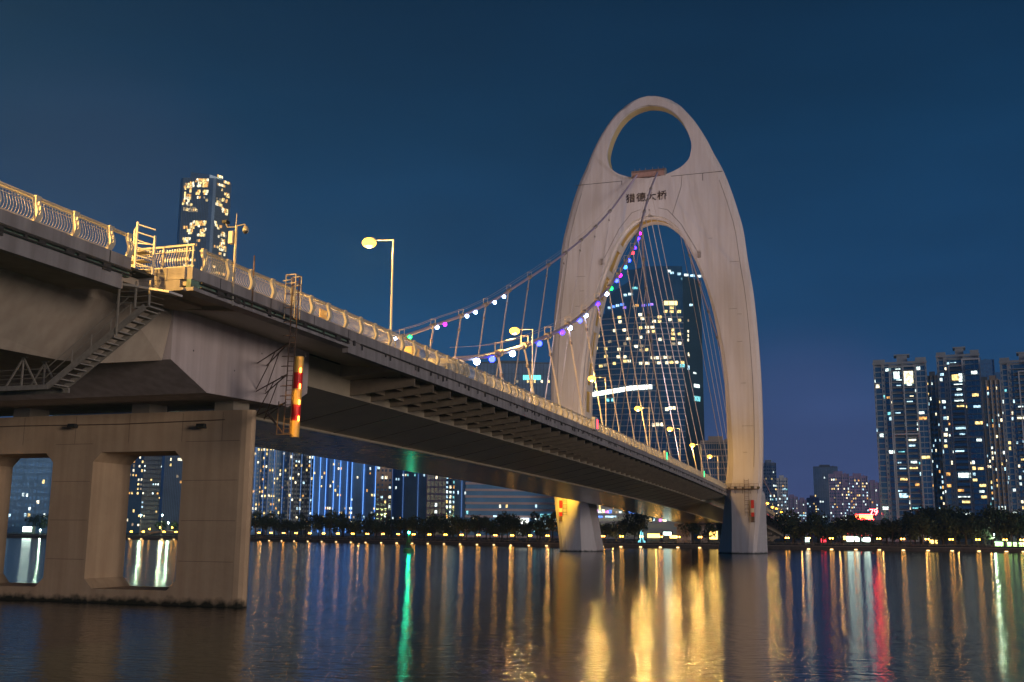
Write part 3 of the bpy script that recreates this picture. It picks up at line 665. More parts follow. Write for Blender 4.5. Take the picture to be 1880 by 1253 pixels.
def cross_ribs():
    acc = 0; last = 0; L_ = [0]
    for a, c in zip(P, P[1:]): L_.append(L_[-1]+math.hypot(c[0]-a[0], c[1]-a[1]))
    tot = L_[-1]; step = 8.2; s_ = 4.0
    while s_ < tot-3:
        i = max(j for j in range(len(L_)) if L_[j] <= s_); a, c = P[i], P[min(i+1, len(P)-1)]
        z = a[1]; 
        if not (abs(a[0]) < 9.5 and z > 80):
            tx, tz = c[0]-a[0], c[1]-a[1]; l_ = math.hypot(tx, tz); tx, tz = tx/l_, tz/l_; nx, nz = -tz, tx
            if nx*(-a[0]) < 0: nx, nz = -nx, -nz
            d = depth(z); q = []
            for u, o_ in ((-.9, -.05), (.9, -.05), (.9, .56), (-.9, .56)): q.append((a[0]+tx*u+nx*o_, a[1]+tz*u+nz*o_))
            MB().prism(q, lambda p: (p[0], YT+d*.33, p[1]), lambda p: (p[0], YT+d*.81, p[1])).build('arch_rib', tower_m, tower)
        s_ += step
cross_ribs()
ring_pts = [(x, z) for z, x in CH]
def ring_band(y0f, y1f, off, m, name):
    P = [(x, z) for x, z in ring_pts]+[(-x, z) for x, z in reversed(ring_pts[1:-1])]
    n = len(P); mb = MB(); rows = []
    for i, (x, z) in enumerate(P):
        a, c = P[i-1], P[(i+1) % n]; tx, tz = c[0]-a[0], c[1]-a[1]; l_ = math.hypot(tx, tz) or 1; nx, nz = -tz/l_, tx/l_
        if nx*(-x)+nz*(112-z) < 0: nx, nz = -nx, -nz
        d = depth(z); rows.append([(x+nx*o_, YT+y_, z+nz*o_) for o_, y_ in ((off, d*y0f), (off, d*y1f), (-.05, d*y1f), (-.05, d*y0f))])
    for a, c in zip(rows, rows[1:]+rows[:1]): mb.add(a+c, [(0,1,5,4),(1,2,6,5),(2,3,7,6),(3,0,4,7)])
    mb.build(name, m, tower)
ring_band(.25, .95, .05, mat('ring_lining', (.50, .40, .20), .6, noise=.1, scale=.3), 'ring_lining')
# construction joints and dark hairlines on the face
mb = MB(); mb.box((-21.2, YT-.03, 102.35), (-7.6, YT, 102.5)); mb.box((6.2, YT-.03, 102.35), (20.3, YT, 102.5)); mb.box((14.8, YT-.03, 100.3), (14.95, YT, 102.3)); mb.box((-7.8, YT-.03, 101.3), (-7.65, YT, 102.3))
rr = random.Random(11)
for _ in range(16):
    sd = rr.choice((-1, 1)); z = rr.uniform(24, 85); xi_, xo_ = lookup(CI, z)+2, lookup(CO, z)-2.3; x = rr.uniform(xi_, xo_-1.5); mb.box((sd*x, YT-.02, z), (sd*(x+rr.uniform(1, 3)), YT, z+.07))
for sd in (-1, 1):
    pts = [(sd*(lookup(CO, z)-min(2.1, .28*(lookup(CO, z)-(lookup(CI, z) if z < 91.7 else lookup(CH, z) if z > 102.6 else 0)))), YT-.01, z) for z in range(22, 101, 3)]; mb.tube(pts, .045, 4)
    mb.tube([(sd*2.5, YT-.03, 93.6), (sd*5.0, YT-.03, 92.9), (sd*8.6, YT-.03, 88.6), (sd*13.2, YT-.03, 80.0)], .05, 4)
mb.tube([(9.2, YT-.04, 102.3), (8.9, YT-.04, 99), (6.3, YT-.04, 91.2)], .045, 4)
mb.build('joint_line', pipe_m, tower)
for sd in (-1, 1): MB().box((sd*13.0, YT-.5, 78.6), (sd*13.9, YT-.02, 80.2)).build('wall_box', clamp_m, tower)
# bridge name in dark raised characters
def glyphs(body, size, width, m, parent, loc, rot, name, extr=.08):
    c = bpy.data.curves.new('t', 'FONT'); c.body = body; c.extrude = extr; c.size = size; c.align_x = 'CENTER'; c.offset = .006*size
    if width: c.space_character = width
    o = bpy.data.objects.new('t', c); col.objects.link(o); bpy.context.view_layer.update()
    me = bpy.data.meshes.new_from_object(o.evaluated_get(bpy.context.evaluated_depsgraph_get())); bpy.data.objects.remove(o); bpy.data.curves.remove(c)
    me.name = name; me.materials.clear(); me.materials.append(m); q = bpy.data.objects.new(name, me); q.location = loc; q.rotation_euler = rot; col.objects.link(q)
    if parent: q.parent = parent
    return q
name_m = mat('name_bronze', (.035, .012, .010), .5, noise=.2, scale=5)
for i, ch in enumerate('\u730e\u5fb7\u5927\u6865'): glyphs(ch, 2.75, None, name_m, tower, (-5.25+i*2.95, -.10, 96.1+i*.02), (R(90), 0, 0), 'name_character')

# platforms, ladders and red height boards on the legs
def leg_kit(s, lab):
    t = empty('leg_platform', (s*23, YT-1, 16.4), lab, 'platform')
    mb = MB(); mb.box((s*18.9, YT-1.2, 16.3), (s*27.3, YT-.03, 16.5))
    for k in range(5): mb.beam((s*(19.3+k*1.9), YT-1.1, 16.3), (s*(19.3+k*1.9), YT-.05, 15.3), .1)
    mb.build('floor', rust, t); mb = MB()
    for z in (17.1, 17.7): mb.tube([(s*18.9, YT-1.15, z), (s*27.3, YT-1.15, z)], .04, 5)
    for k in range(8): mb.beam((s*(18.95+k*1.19), YT-1.15, 16.5), (s*(18.95+k*1.19), YT-1.15, 17.75), .06)
    mb.build('handrail', rust, t); mb = MB()
    for x in (23.6, 24.7): mb.beam((s*x, YT-.9, 9.6), (s*x, YT-.9, 19.0), .09)
    for k in range(20): mb.beam((s*23.6, YT-.9, 9.8+k*.46), (s*24.7, YT-.9, 9.8+k*.46), .05)
    for k in range(9): mb.tube([(s*23.6, YT-.9, 10.4+k), (s*23.7, YT-1.6, 10.4+k), (s*24.6, YT-1.6, 10.4+k), (s*24.7, YT-.9, 10.4+k)], .04, 4)
    mb.build('ladder', rust, t)
    for x, w_ in ((19.5, .5), (21, .7), (23, .5), (25.2, .8), (26.8, .7)): MB().box((s*x, YT-1.1, 16.5), (s*(x+w_), YT-.7, 16.5+w_*.7)).build('lamp_housing', dark_m, t)
    b_ = empty('height_board', (s*25.4, YT-.3, 12), 'red height board with white bands on the %s tower leg' % ('right' if s > 0 else 'left'), 'sign')
    for i in range(5): MB().box((s*25.1, YT-.5, 13.6-i*1.05), (s*25.85, YT-.1, 13.6-i*1.05-1.04)).build('band', [red_p, red_p, lamp_p, red_p, rust][i], b_)
    MB().box((s*25.0, YT-.42, 8.0), (s*25.9, YT-.3, 8.3)).build('frame', rust, b_)
leg_kit(1, 'rusty maintenance platform and hooped ladder at deck level on the right tower leg')
leg_kit(-1, 'rusty maintenance platform and ladder on the left tower leg below the deck')

# ------------------------------------------------------------------ saddle and main cables
t = empty('cable_saddle', (0, 281, 103.6), 'steel saddle housing bridging the two main cables at the foot of the ring hole', 'saddle')
mb = MB(); q = [(.0, 102.95), (2.6, 102.95), (3.0, 103.6), (2.6, 104.7), (1.7, 105.2), (.5, 105.0), (-.1, 104.2)]
mb.prism(q, lambda p: (-4.6, YT-.4+p[0], p[1]), lambda p: (4.4, YT-.4+p[0], p[1])); mb.build('housing', mat('saddle_paint', (.36, .22, .20), .55, noise=.3, scale=1.5), t)
for x in (-4.75, 4.55): mb = MB(); mb.prism([(p[0]*1.06-.06, p[1]+.12*(1 if p[1] > 103.5 else -1)) for p in q], lambda p: (x-.15, YT-.4+p[0], p[1]), lambda p: (x+.15, YT-.4+p[0], p[1])); mb.build('end_plate', clamp_m, t)
mb = MB()
for x in (-4, -2.6, -1, 1, 2.6, 4): mb.box((x-.06, YT+.2, 105.0), (x+.06, YT+.3, 105.7))
mb.build('stanchion', clamp_m, t)
NEAR = [(17.75, 90.6, 20.8), (17.1, 101, 22.8), (16.34, 112.8, 25.55), (15.75, 123.8, 28.52), (15.45, 134.65, 31.83), (15.0, 145.65, 35.56), (13.95, 161.6, 41.59), (13.05, 174.95, 47.16), (11.59, 193.8, 55.79), (10.0, 210.55, 64.12), (7.9, 227.8, 73.28), (5.3, 248.5, 84.94), (3.5, 264.7, 94.5), (2.45, 279.6, 103.75)]
FAR = [(-17.7, 92, 20.2), (-17.0, 112, 24.5), (-16.3, 132, 29.5), (-15.32, 153.85, 36.2), (-14.81, 163.89, 39.67), (-14.17, 176.35, 44.01), (-13.4, 189.23, 49.22), (-12.56, 201.47, 54.97), (-11.22, 220.66, 64.08), (-10.12, 235.2, 71.57), (-8.97, 249.22, 79.38), (-7.56, 264.38, 89.0), (-6.0, 274.5, 97.0), (-3.3, 279.6, 103.6)]
def mirror_back(P):
    out = []
    for x, y, z in reversed(P):
        yy = 283+(280-y)*.80; out.append((x, yy, z if z > 30 else max(z, railz(yy)-.5)))
    return out
NEARB = mirror_back([(17.6, 92, 20), (16.4, 112.8, 25), (15.5, 134, 31), (14.2, 161.6, 41), (12.4, 193.8, 55.5), (9.4, 227.8, 73), (6.2, 258, 90), (2.45, 280, 103.75)])
FARB = [(-x, y, z) for x, y, z in NEARB]
def sample(P, k=10): return [crom(i/k, P) for i in range((len(P)-1)*k+1)]
def on_curve(P, y):
    S = sample(P, 30); return min(S, key=lambda q: abs(q.y-y))
def cable(P, lab, clamp_ys):
    t = empty('main_cable', P[0], lab, 'cable', 'main suspension cables')
    S = sample(P); MB().tube(S, .26, 10).build('cable', cable_m, t, smooth=True)
    up = [p+Vector((0, 0, 1.15)) for p in S]
    for s in (-1, 1): MB().tube([p+Vector((s*.42, 0, 0)) for p in up], .022, 4).build('hand_rope', rope_m, t)
    for y in clamp_ys:
        p = on_curve(P, y); p2 = on_curve(P, y+.8); d = (p2-p).normalized()
        b_ = MB().tube([p-d*.75, p-d*.7, p+d*.7, p+d*.75], [.33, .42, .42, .33], 10).build('clamp', clamp_m, t)
        mb = MB()
        for s in (-1, 1): mb.beam(p+Vector((s*.42, 0, .2)), p+Vector((s*.42, 0, 1.25)), .06)
        mb.beam(p+Vector((-.42, 0, 1.15)), p+Vector((.42, 0, 1.15)), .05); mb.build('stanchion', rope_m, b_)
    return t
HN = [105.9+11.25*k for k in range(15)]; HF = [118+11.25*k for k in range(14)]
HB = [296+9.6*k for k in range(12)]
cable(NEAR, 'near main cable carrying coloured lamps from the deck anchor up to the saddle', HN)
cable(FAR, 'far main cable rising past the left tower leg to the saddle', HF)
cable(NEARB, 'right hand back cable descending behind the arch toward the far bank', HB)
cable(FARB, 'left hand back cable descending behind the arch, left of its twin', HB)
# hangers
def hanger(P, y, lab, s):
    p = on_curve(P, y); zb_ = railz(y)-1.6; bx = s*17.72
    if p.z-zb_ < 2: return
    t = empty('hanger', (bx, y, zb_), lab, 'hanger', 'twin rope hangers between cable and deck')
    d = Vector((bx-p.x, 0, zb_-p.z)); top = Vector((p.x, y, p.z-.25))
    for k in (-1, 1): MB().tube([top+Vector((0, k*.2, 0)), Vector((bx, y+k*.2, zb_))], .058, 6).build('rope', rope_m, t)
    c = top.lerp(Vector((bx, y, zb_)), min(.5, 2.2/(p.z-zb_))); MB().box((c.x-.12, y-.36, c.z-.3), (c.x+.12, y+.36, c.z+.1)).build('spacer', clamp_m, t)
    c = top.lerp(Vector((bx, y, zb_)), max(.5, 1-4/(p.z-zb_)))
    for k in (-1, 1): MB().tube([c+Vector((0, k*.2, 0)), Vector((bx, y+k*.2, zb_))], .09, 6).build('socket', lamp_p, t)
for i, y in enumerate(HN): hanger(NEAR, y, '%s hanger pair on the near cable, counting up from its deck anchor' % ORD[i], 1)
for i, y in enumerate(HF): hanger(FAR, y, '%s hanger pair on the far cable, counting up from its low end' % ORD[i], -1)
for i, y in enumerate(HB):
    hanger(NEARB, y, '%s hanger pair on the right back cable behind the arch, counting from the tower' % ORD[i], 1)
    hanger(FARB, y, '%s hanger pair behind the arch on the left back cable, counting from the tower' % ORD[i], -1)
# anchor casing where the near cable meets the deck
for s, lab in ((1, 'round ribbed casing where the near cable enters the deck behind the railing'), (-1, 'round casing where the far cable enters the deck')):
    y = 91.5; zz = railz(y)-.9; t = empty('cable_casing', (s*17.6, y, zz-.6), lab, 'casing')
    mb = MB(); mb.tube([(s*17.75, 84, zz-.5), (s*17.7, 90, zz+.35), (s*17.6, 92.5, zz+.7)], [.9, .9, .75], 14); mb.build('sleeve', lamp_p, t)
    for k in range(4): MB().tube([(s*17.68, 88+k*1.2, zz+.02+.17*k), (s*17.68, 88.25+k*1.2, zz+.06+.17*k)], 1.0, 14).build('hoop', lamp_p, t)

# coloured lamps on the cables
def led(P, px, py, c, lab, s):
    best = None
    for q in sample(P, 30):
        d = q-CAM; z = d.dot(FW); x_ = 940+F*d.dot(RT)/z; y_ = 626.5-F*d.dot(UP)/z; e = (x_-px)**2+(y_-py)**2
        if best is None or e < best[0]: best = (e, q)
    p = best[1]+Vector((s*.30, -.1, -.42)); t = empty('cable_lamp', p, lab, 'lamp', 'coloured lamps clamped under the main cables')
    MB().box((p.x-.16, p.y-.16, p.z+.08), (p.x+.16, p.y+.16, p.z+.36)).build('housing', dark_m, t)
    MB().ball(p, .35, 10).build('lens', LED[c], t, smooth=True)
farl = [(750.5,614.5,'green'),(799.7,597.3,'white'),(814,592.4,'magenta'),(854.8,576.5,'white'),(870.4,569,'white'),(906.2,552,'white'),(922.9,542.2,'white')]
for i, (x, y, c) in enumerate(farl): led(FAR, x, y, c, '%s lamp, %s from the low left end of the far main cable' % (c, ORD[i]), 1)
nearl = [(830,661,'white'),(871.6,658.4,'white'),(898,651,'blue'),(937.5,643.5,'white'),(986.6,624.9,'blue'),(1029,606,'violet'),(1043,597.4,'white'),(1063,585,'blue'),(1073.5,575.4,'white'),(1092,551.4,'violet'),(1113.4,538.2,'white'),(1120,527.7,'green'),(1127.5,509.9,'blue'),(1137.8,503.2,'magenta'),(1144.4,486.9,'cyan'),(1153.2,476,'blue'),(1160.2,461.5,'red'),(1161,451,'violet'),(1171.9,436.3,'violet'),(1176.4,427,'magenta')]
for i, (x, y, c) in enumerate(nearl): led(NEAR, x, y, c, '%s lamp, %s up from the deck end of the near main cable' % (c, ORD[i]), 1)
d = ray(726, 622); p = CAM+d*((18.3-CX)/d.x); t = empty('deck_lamp', p, 'small white lamp behind the railing at the foot of the first street lamp', 'lamp')
MB().ball(p, .13, 10).build('lens', LED['white'], t); MB().beam(p-Vector((0, 0, 1)), p-Vector((0, 0, .1)), .06).build('stem', dark_m, t)

# ------------------------------------------------------------------ street lamps on the deck
def street_lamp(y, xp, ztop, hx, lab, power=20000, lit=True):
    power *= 1 if y < 100 else .6 if y < 200 else .42 if y < 255 else .3
    zb_ = railz(y)-1.6; t = empty('street_lamp', (xp, y, zb_), lab, 'street lamp', 'sodium street lamps along the deck edge')
    MB().tube([(xp, y, zb_), (xp, y, zb_+.5), (xp, y, zb_+.55), (xp, y, ztop)], [.13, .13, .095, .06], 10).build('pole', lamp_p, t)
    MB().tube([(xp, y, ztop-.06), (xp-1.2, y, ztop+.02), (hx+.3, y, ztop+.06)], .04, 8).build('arm', lamp_p, t)
    h = MB().tube([(hx+.55, y, ztop+.10), (hx+.3, y, ztop+.12), (hx-.3, y, ztop+.12), (hx-.5, y, ztop+.1)], [.10, .22, .22, .08], 10).build('lamp_head', lamp_p, t)
    MB().ball((hx, y, ztop-.12), .58, 14, sz=.7).build('lens', lampglow, h, smooth=True)
    lamp_light('sodium', (hx-xp, 0, ztop-.5-zb_), power, SODIUM, .3, t)
LAMPS = [(75.7, 18.2, 28.3, 16.03), (113.1, 18.37, 27.8, 16.2), (148.4, 18.45, 27.2, 16.4), (180.5, 18.5, 26.4, 16.5), (211.7, 18.52, 25.75, 16.55), (240, 18.55, 24.75, 16.6), (268, 18.55, 24.15, 16.55)]
for i, a in enumerate(LAMPS): street_lamp(*a, '%s lit sodium street lamp on the near deck edge, counting from the pier' % ORD[i])
def far_lamp(y, ztop, power, lab):
    zb_ = railz(y)-1.6; t = empty('street_lamp', (-18.3, y, zb_), lab, 'street lamp', 'sodium street lamps along the deck edge')
    MB().tube([(-18.3, y, zb_), (-18.3, y, ztop)], [.12, .06], 10).build('pole', lamp_p, t); MB().tube([(-18.3, y, ztop-.06), (-16.2, y, ztop+.06)], .04, 8).build('arm', lamp_p, t)
    h = MB().tube([(-16.6, y, ztop+.10), (-16.3, y, ztop+.12), (-15.7, y, ztop+.12), (-15.5, y, ztop+.1)], [.10, .22, .22, .08], 10).build('lamp_head', lamp_p, t)
    MB().ball((-16, y, ztop-.06), .34, 12, sz=.62).build('lens', lampglow, h, smooth=True); lamp_light('sodium', (2.3, 0, ztop-.5-zb_), power, SODIUM, .3, t)
for i, (y, a, b_, c) in enumerate([(40, 0, 28.4, 0)]+LAMPS): far_lamp(y, b_, 150000 if i == 0 else 50000 if i < 4 else 5000, '%s lit street lamp of the far side row, hidden behind the deck' % ORD[i])
street_lamp(27, 16.6, 28.4, 15.6, 'lit sodium street lamp on the side span, just outside the left edge of the photo', 120000)
for i, (px, py) in enumerate([(1395, 918), (1404, 924), (1411, 931), (1415, 934), (1421, 940)]):
    y = [400, 424, 446, 466, 492][i]; p = aty(px, py, y); street_lamp(y, 18.5, p.z, 16.6, '%s lit street lamp on the bridge beyond the right tower leg' % ORD[i], 8000)
# floodlights standing on the deck that light the tower face
def flood(name, loc, target, power, c, lab, cone=70):
    t = empty(name, loc, lab, 'floodlight', 'floodlights trained on the tower')
    p = Vector(loc); d = (Vector(target)-p).normalized()
    MB().beam(p, p+Vector((0, 0, .5)), .12).build('stand', dark_m, t); MB().tube([p+Vector((0,0,.6))-d*.25, p+Vector((0,0,.6))+d*.2], [.2, .32], 10).build('housing', dark_m, t)
    MB().tube([p+Vector((0,0,.6))+d*.205, p+Vector((0,0,.6))+d*.225], [.29, .29], 10).build('lens', S_FLOOD, t)
    l = bpy.data.lights.new('flood', 'SPOT'); l.energy = power; l.color = c; l.spot_size = R(cone); l.spot_blend = .8; l.shadow_soft_size = .4
    o = bpy.data.objects.new('flood', l); o.location = Vector((0, 0, .6))+d*.4; o.rotation_euler = d.to_track_quat('-Z', 'Y').to_euler(); col.objects.link(o); o.parent = t
for s, side in ((1, 'right'), (-1, 'left')):
    flood('floodlight', (s*15, 205, railz(205)-1.62), (s*24, 280, 58), 34000, (1, .85, .92), 'floodlight on the %s side of the deck aimed at the tower leg' % side, 40)
    flood('floodlight', (s*13, 205, railz(205)-1.62), (s*9, 280, 106), 70000, (1, .85, .92), 'floodlight on the %s side of the deck aimed at the tower crown' % side, 36)
    flood('floodlight', (s*17.5, 286.5, railz(286)-1.62), (s*12, 287, 90), 16000, (1, .60, .10), 'amber floodlight inside the arch by the %s leg' % side, 70)
flood('floodlight', (-18.3, 262, railz(262)-1.0), (-24, 280, 8), 70000, (1, .56, .03), 'amber floodlight at the far deck edge aimed down the left tower leg', 48)

# navigation signal boxes on the railing
for px, py, y, m_, c, lab in [(1090, 773, 138.6, S_NAVR, 'red', 'signal box with a red light hung on the railing'), (1220, 835, 191, S_NAVG, 'green', 'signal box with a green light hung on the railing'), (1290, 862, 237, S_NAVG, 'small', 'small signal box on the railing near the tower')]:
    z = railz(y)-.55; t = empty('signal_box', (EX+.35, y, z), lab, 'signal box')
    MB().box((EX+.08, y-.9, z-.85), (EX+.5, y+.9, z+.85)).build('box', lamp_p, t)
    MB().box((EX+.503, y+.25, z-.6), (EX+.53, y+.8, z+.6)).build('light', m_, t)
for y, lab in ((80.2, 'yellow lidded box behind the railing just past the first lamp'),):
    z = railz(y)-1.6; t = empty('grit_box', (18.0, y, z), lab, 'box'); MB().box((17.6, y-.8, z), (18.4, y+.8, z+1.15)).build('body', yel_p, t); MB().box((17.55, y-.85, z+1.153), (18.45, y+.85, z+1.27)).build('lid', yel_p, t)
for y, lab in ((64.6, 'small yellow orange road sign board behind the railing left of the first lamp'),):
    z = railz(y)-.65; t = empty('road_board', (18.2, y, z), lab, 'sign'); MB().box((18.15, y-.5, z-.35), (18.22, y+.5, z+.35)).build('board', yel_p, t); MB().beam((18.1, y, z-.95), (18.1, y, z+.3), .06).build('post', galv, t)

# approach piers beyond the tower
for x, y, lab in [(-10, 388, 'left pale approach column under the deck beyond the arch'), (-3, 396, 'right pale approach column under the deck beyond the arch')]:
    t = empty('approach_column', (x, y, 0), lab, 'column'); zt = railz(y)-6.1; MB().box((x-2.4, y-1.2, -1), (x+2.4, y+1.2, zt-1.2)).build('shaft', block_c, t); MB().box((x-3.2, y-1.4, zt-1.197), (x+3.2, y+1.4, zt)).build('capital', block_c, t)
for i, y in enumerate((432, 470, 508)):
    t = empty('approach_pier', (11, y, 1.8), '%s forked approach pier on the bank right of the tower' % ORD[i], 'pier'); zt = railz(y)-6.1
    mb = MB(); mb.beam((8, y, 1), (6, y, zt), 1.3, 1.6); mb.beam((8.6, y, 1), (12.5, y, zt), 1.3, 1.6); mb.box((4, y-1, zt-.9), (14, y+1, zt)); mb.build('frame', girder_c, t)

# ------------------------------------------------------------------ buoy
p = Vector((-54.3, 244.05, 0)); t = empty('channel_buoy', p, 'green channel buoy with a bright green lamp floating left of the tower', 'buoy')
MB().tube([p+Vector((0,0,-.5)), p+Vector((0,0,.1)), p+Vector((0,0,.75)), p+Vector((0,0,.95))], [1.1, 1.3, 1.3, 1.0], 16).build('float', buoy_m, t)
mb = MB()
for k in range(4):
    a = R(45+90*k); mb.beam(p+Vector((.75*math.cos(a), .75*math.sin(a), .9)), p+Vector((.3*math.cos(a), .3*math.sin(a), 4.3)), .13)
for z, r_ in ((1.8, .63), (2.8, .5), (3.8, .37)): mb.tube([p+Vector((r_*math.cos(R(a)), r_*math.sin(R(a)), z)) for a in range(0, 361, 45)], .06, 5)
mb.build('lattice', buoy_m, t); MB().tube([p+Vector((0,0,2.3)), p+Vector((0,0,3.7))], .42, 10).build('topmark', buoy_m, t)
MB().ball(p+Vector((0,0,4.75)), .30, 10).build('lamp', S_BUOY, t)

# ------------------------------------------------------------------ trees on the far bank
def leaf_crown(rr, h, w, n):
    mb = MB(); lobes = []
    for _ in range(9):
        a = rr.uniform(0, 6.28); r_ = w*.34*math.sqrt(rr.random()); lobes.append((Vector((r_*math.cos(a), r_*math.sin(a), h*rr.uniform(.42, .86))), w*rr.uniform(.16, .27)))
    for k in range(n):
        c, r_ = rr.choice(lobes); d = Vector((rr.gauss(0,1), rr.gauss(0,1), rr.gauss(0,.75))); d = d.normalized()*r_*(.55+.55*rr.random()); q = c+d
        s = rr.uniform(.22, .5); a = Vector((rr.gauss(0,1), rr.gauss(0,1), rr.gauss(0,1))).normalized(); b_ = a.cross(Vector((rr.gauss(0,1), rr.gauss(0,1), rr.gauss(0,1)))).normalized()
        mb.add([q-a*s, q+b_*s*.55, q+a*s, q-b_*s*.55], [(0,1,2,3)], rr.choice((0, 0, 0, 1)))
    return mb
protos = []
for k, (h, w) in enumerate([(9.5, 9), (8.2, 8), (10.5, 9.5), (7.2, 8.5), (11.5, 8)]):
    rr = random.Random(40+k); tb = MB(); tb.tube([(0,0,-.2), (.05,.02,h*.2), (-.08,.1,h*.42), (0,.05,h*.7)], [.3,.24,.17,.06], 7)
    for j in range(5):
        a = rr.uniform(0, 6.28); tb.tube([(-.05,.06,h*(.25+.06*j)), (w*.2*math.cos(a), w*.2*math.sin(a), h*(.45+.06*j))], [.12,.04], 5)
    protos.append((tb.mesh('trunk', bark), leaf_crown(rr, h, w, 900).mesh('crown', [leafs[k % 3], leafs[3]], fix=False), h, w))
def tree(p, k, sc_, rz, lab, grp, cm=None):
    t = empty('bank_tree', p, lab, 'tree', grp, rz=rz); t.scale = (sc_, sc_, sc_*random.uniform(.9, 1.12))
    inst('trunk', protos[k][0], t, (0,0,0)); inst('crown', protos[k][1], t, (0,0,0)); return t
rr = random.Random(77); random.seed(12)
GL = 'dark bank trees left of the tower'; GM = 'dark bank trees between the tower legs'; GR = 'dark bank trees right of the tower'
LABS = {'GL': 'dark leafy tree of the continuous row on the bank left of the left tower leg', 'GM': 'dark leafy tree on the bank seen under the deck between the tower legs', 'GR': 'dark leafy tree of the continuous row on the bank right of the bridge'}
def row(px0, px1, step, back, grp, lab, k_, smin=.8, smax=1.15):
    px = px0
    while px < px1:
        q = on_bank(px); d = (Vector((q.x, q.y, 0))-Vector((CX, 0, 0))).normalized(); p = q+Vector((d.x, d.y, 0))*(back+rr.uniform(-2, 3)); p.z = 1.8
        tree(p, rr.randrange(len(protos)) if k_ is None else k_, rr.uniform(smin, smax), rr.uniform(0, 6.28), lab, grp); px += step*rr.uniform(.75, 1.25)
row(445, 1030, 19, 9, GL, LABS['GL'], None); row(455, 1020, 24, 24, GL, LABS['GL'], None, .9, 1.25)
row(1090, 1180, 17, 8, GM, LABS['GM'], None, .8, 1.05)
tree(on_bank(1160)+Vector((0, 12, .4)), 2, 1.35, .4, 'large round dark tree on the bank, tallest between the tower legs', 'bank trees singled out by size')
tree(on_bank(1262)+Vector((0, 12, .4)), 0, 1.0, 1.4, 'dark tree just left of the approach columns under the deck', 'bank trees singled out by size')
tree(on_bank(1290)+Vector((0, 14, .4)), 3, .9, 2.4, 'small tree between the approach columns', 'bank trees singled out by size')
row(1455, 1880, 19, 10, GR, LABS['GR'], None, .8, 1.1); row(1440, 1885, 23, 26, GR, LABS['GR'], None, .9, 1.2); row(1690, 1890, 22, 45, GR, LABS['GR'], None, 1.3, 1.6)
for px in (50, 80, 15): q = on_bank(px); tree(q+Vector((0, 18, .4)), 2, 1.25, px, 'dark tree seen through the left pier opening', 'trees seen through the left pier opening')
for px in (242, 268, 292, 318, 334): q = on_bank(px); tree(q+Vector((0, 22, .4)), 1, .85, px, 'green lit tree seen through the right pier opening', 'trees seen through the right pier opening')
# park lamps lighting the trees
for px, py, lab in [(259, 946, 'left tall white park lamp seen through the right pier opening'), (298, 946, 'right tall white park lamp seen through the right pier opening'), (309, 960, 'lower white park lamp seen through the right pier opening'), (74, 973, 'bright white lamp seen through the left pier opening'), (1824, 982, 'greenish white park lamp among the trees at far right')]:
    q = on_bank(px); dd = math.hypot(q.x-CX, q.y)+12; p = at(px, py, dd); t = empty('park_lamp', (p.x, p.y, 1.8), lab, 'lamp', 'white park lamps on the far bank')
    MB().tube([(p.x, p.y, 1.8), (p.x, p.y, p.z-.2)], [.1, .06], 6).build('post', lamp_p, t); MB().ball(p, .32, 10).build('globe', S_PARK, t)
    lamp_light('park', (0, 0, p.z-2.6), 3800, (.70, 1, .62), .3, t)
for px in (470, 560, 650, 745, 840, 930, 1000, 1120, 1200, 1470, 1540, 1620, 1700, 1760, 1820):
    q = on_bank(px); lamp_light('tree_fill', q+Vector((0, 4.0, 1.0)), 420, (1, .5, .12), .25)  # bare fill lights added to brighten the bank trees, no fixtures

# ------------------------------------------------------------------ city
unit = {}
def unit_mesh(key, m):
    if key not in unit: unit[key] = MB().box((-.5, -.5, 0), (.5, .5, 1)).mesh('window', m)
    return unit[key]
def facade_mat(name, c, rough=.6, noise=.2): return mat(name, c, rough, noise=noise, scale=.15)
GLASS = {}
def glass(name, c, rough=.32):     # coated curtain wall glass, mirrors the dusk sky
    m = mat('glass_'+name, c, rough, metal=.7, noise=.3, scale=.08, spec=.8); return m
g_dark = mat('glass_dark', (.13, .30, .42), .07, metal=.65, noise=.3, scale=.08, spec=.8); g_blue = mat('glass_blue', (.10, .30, .66), .35, metal=.35, noise=.3, scale=.08); g_navy = glass('navy', (.34, .48, .62)); g_teal = mat('glass_teal', (.03, .07, .10), .3, noise=.3, scale=.08)
f_grey = facade_mat('facade_grey', (.40, .44, .47)); f_pale = facade_mat('facade_pale', (.75, .77, .80)); f_dark = facade_mat('facade_dark', (.13, .15, .17)); f_blue = facade_mat('facade_blue', (.14, .32, .58)); f_beige = facade_mat('facade_beige', (.62, .46, .36)); f_band = facade_mat('facade_band', (.55, .45, .48)); f_purple = facade_mat('facade_purple', (.42, .34, .55)); f_tan = facade_mat('facade_tan', (.40, .33, .27))
PAL = {'warm': ['warm']*5+['cream']*3+['amber']*2+['dim']*2, 'cool': ['white']*4+['cool']*4+['cream']*2+['warm']*2+['teal', 'amber'], 'mix': ['warm']*3+['white']*2+['cream']*2+['cool']*2+['amber', 'dim']}
WCOUNT = [0]
def foot(px, row): return px+(px-918)*(980-row)/(row+10140)     # where an upright line seen at (px, row) meets the ground row
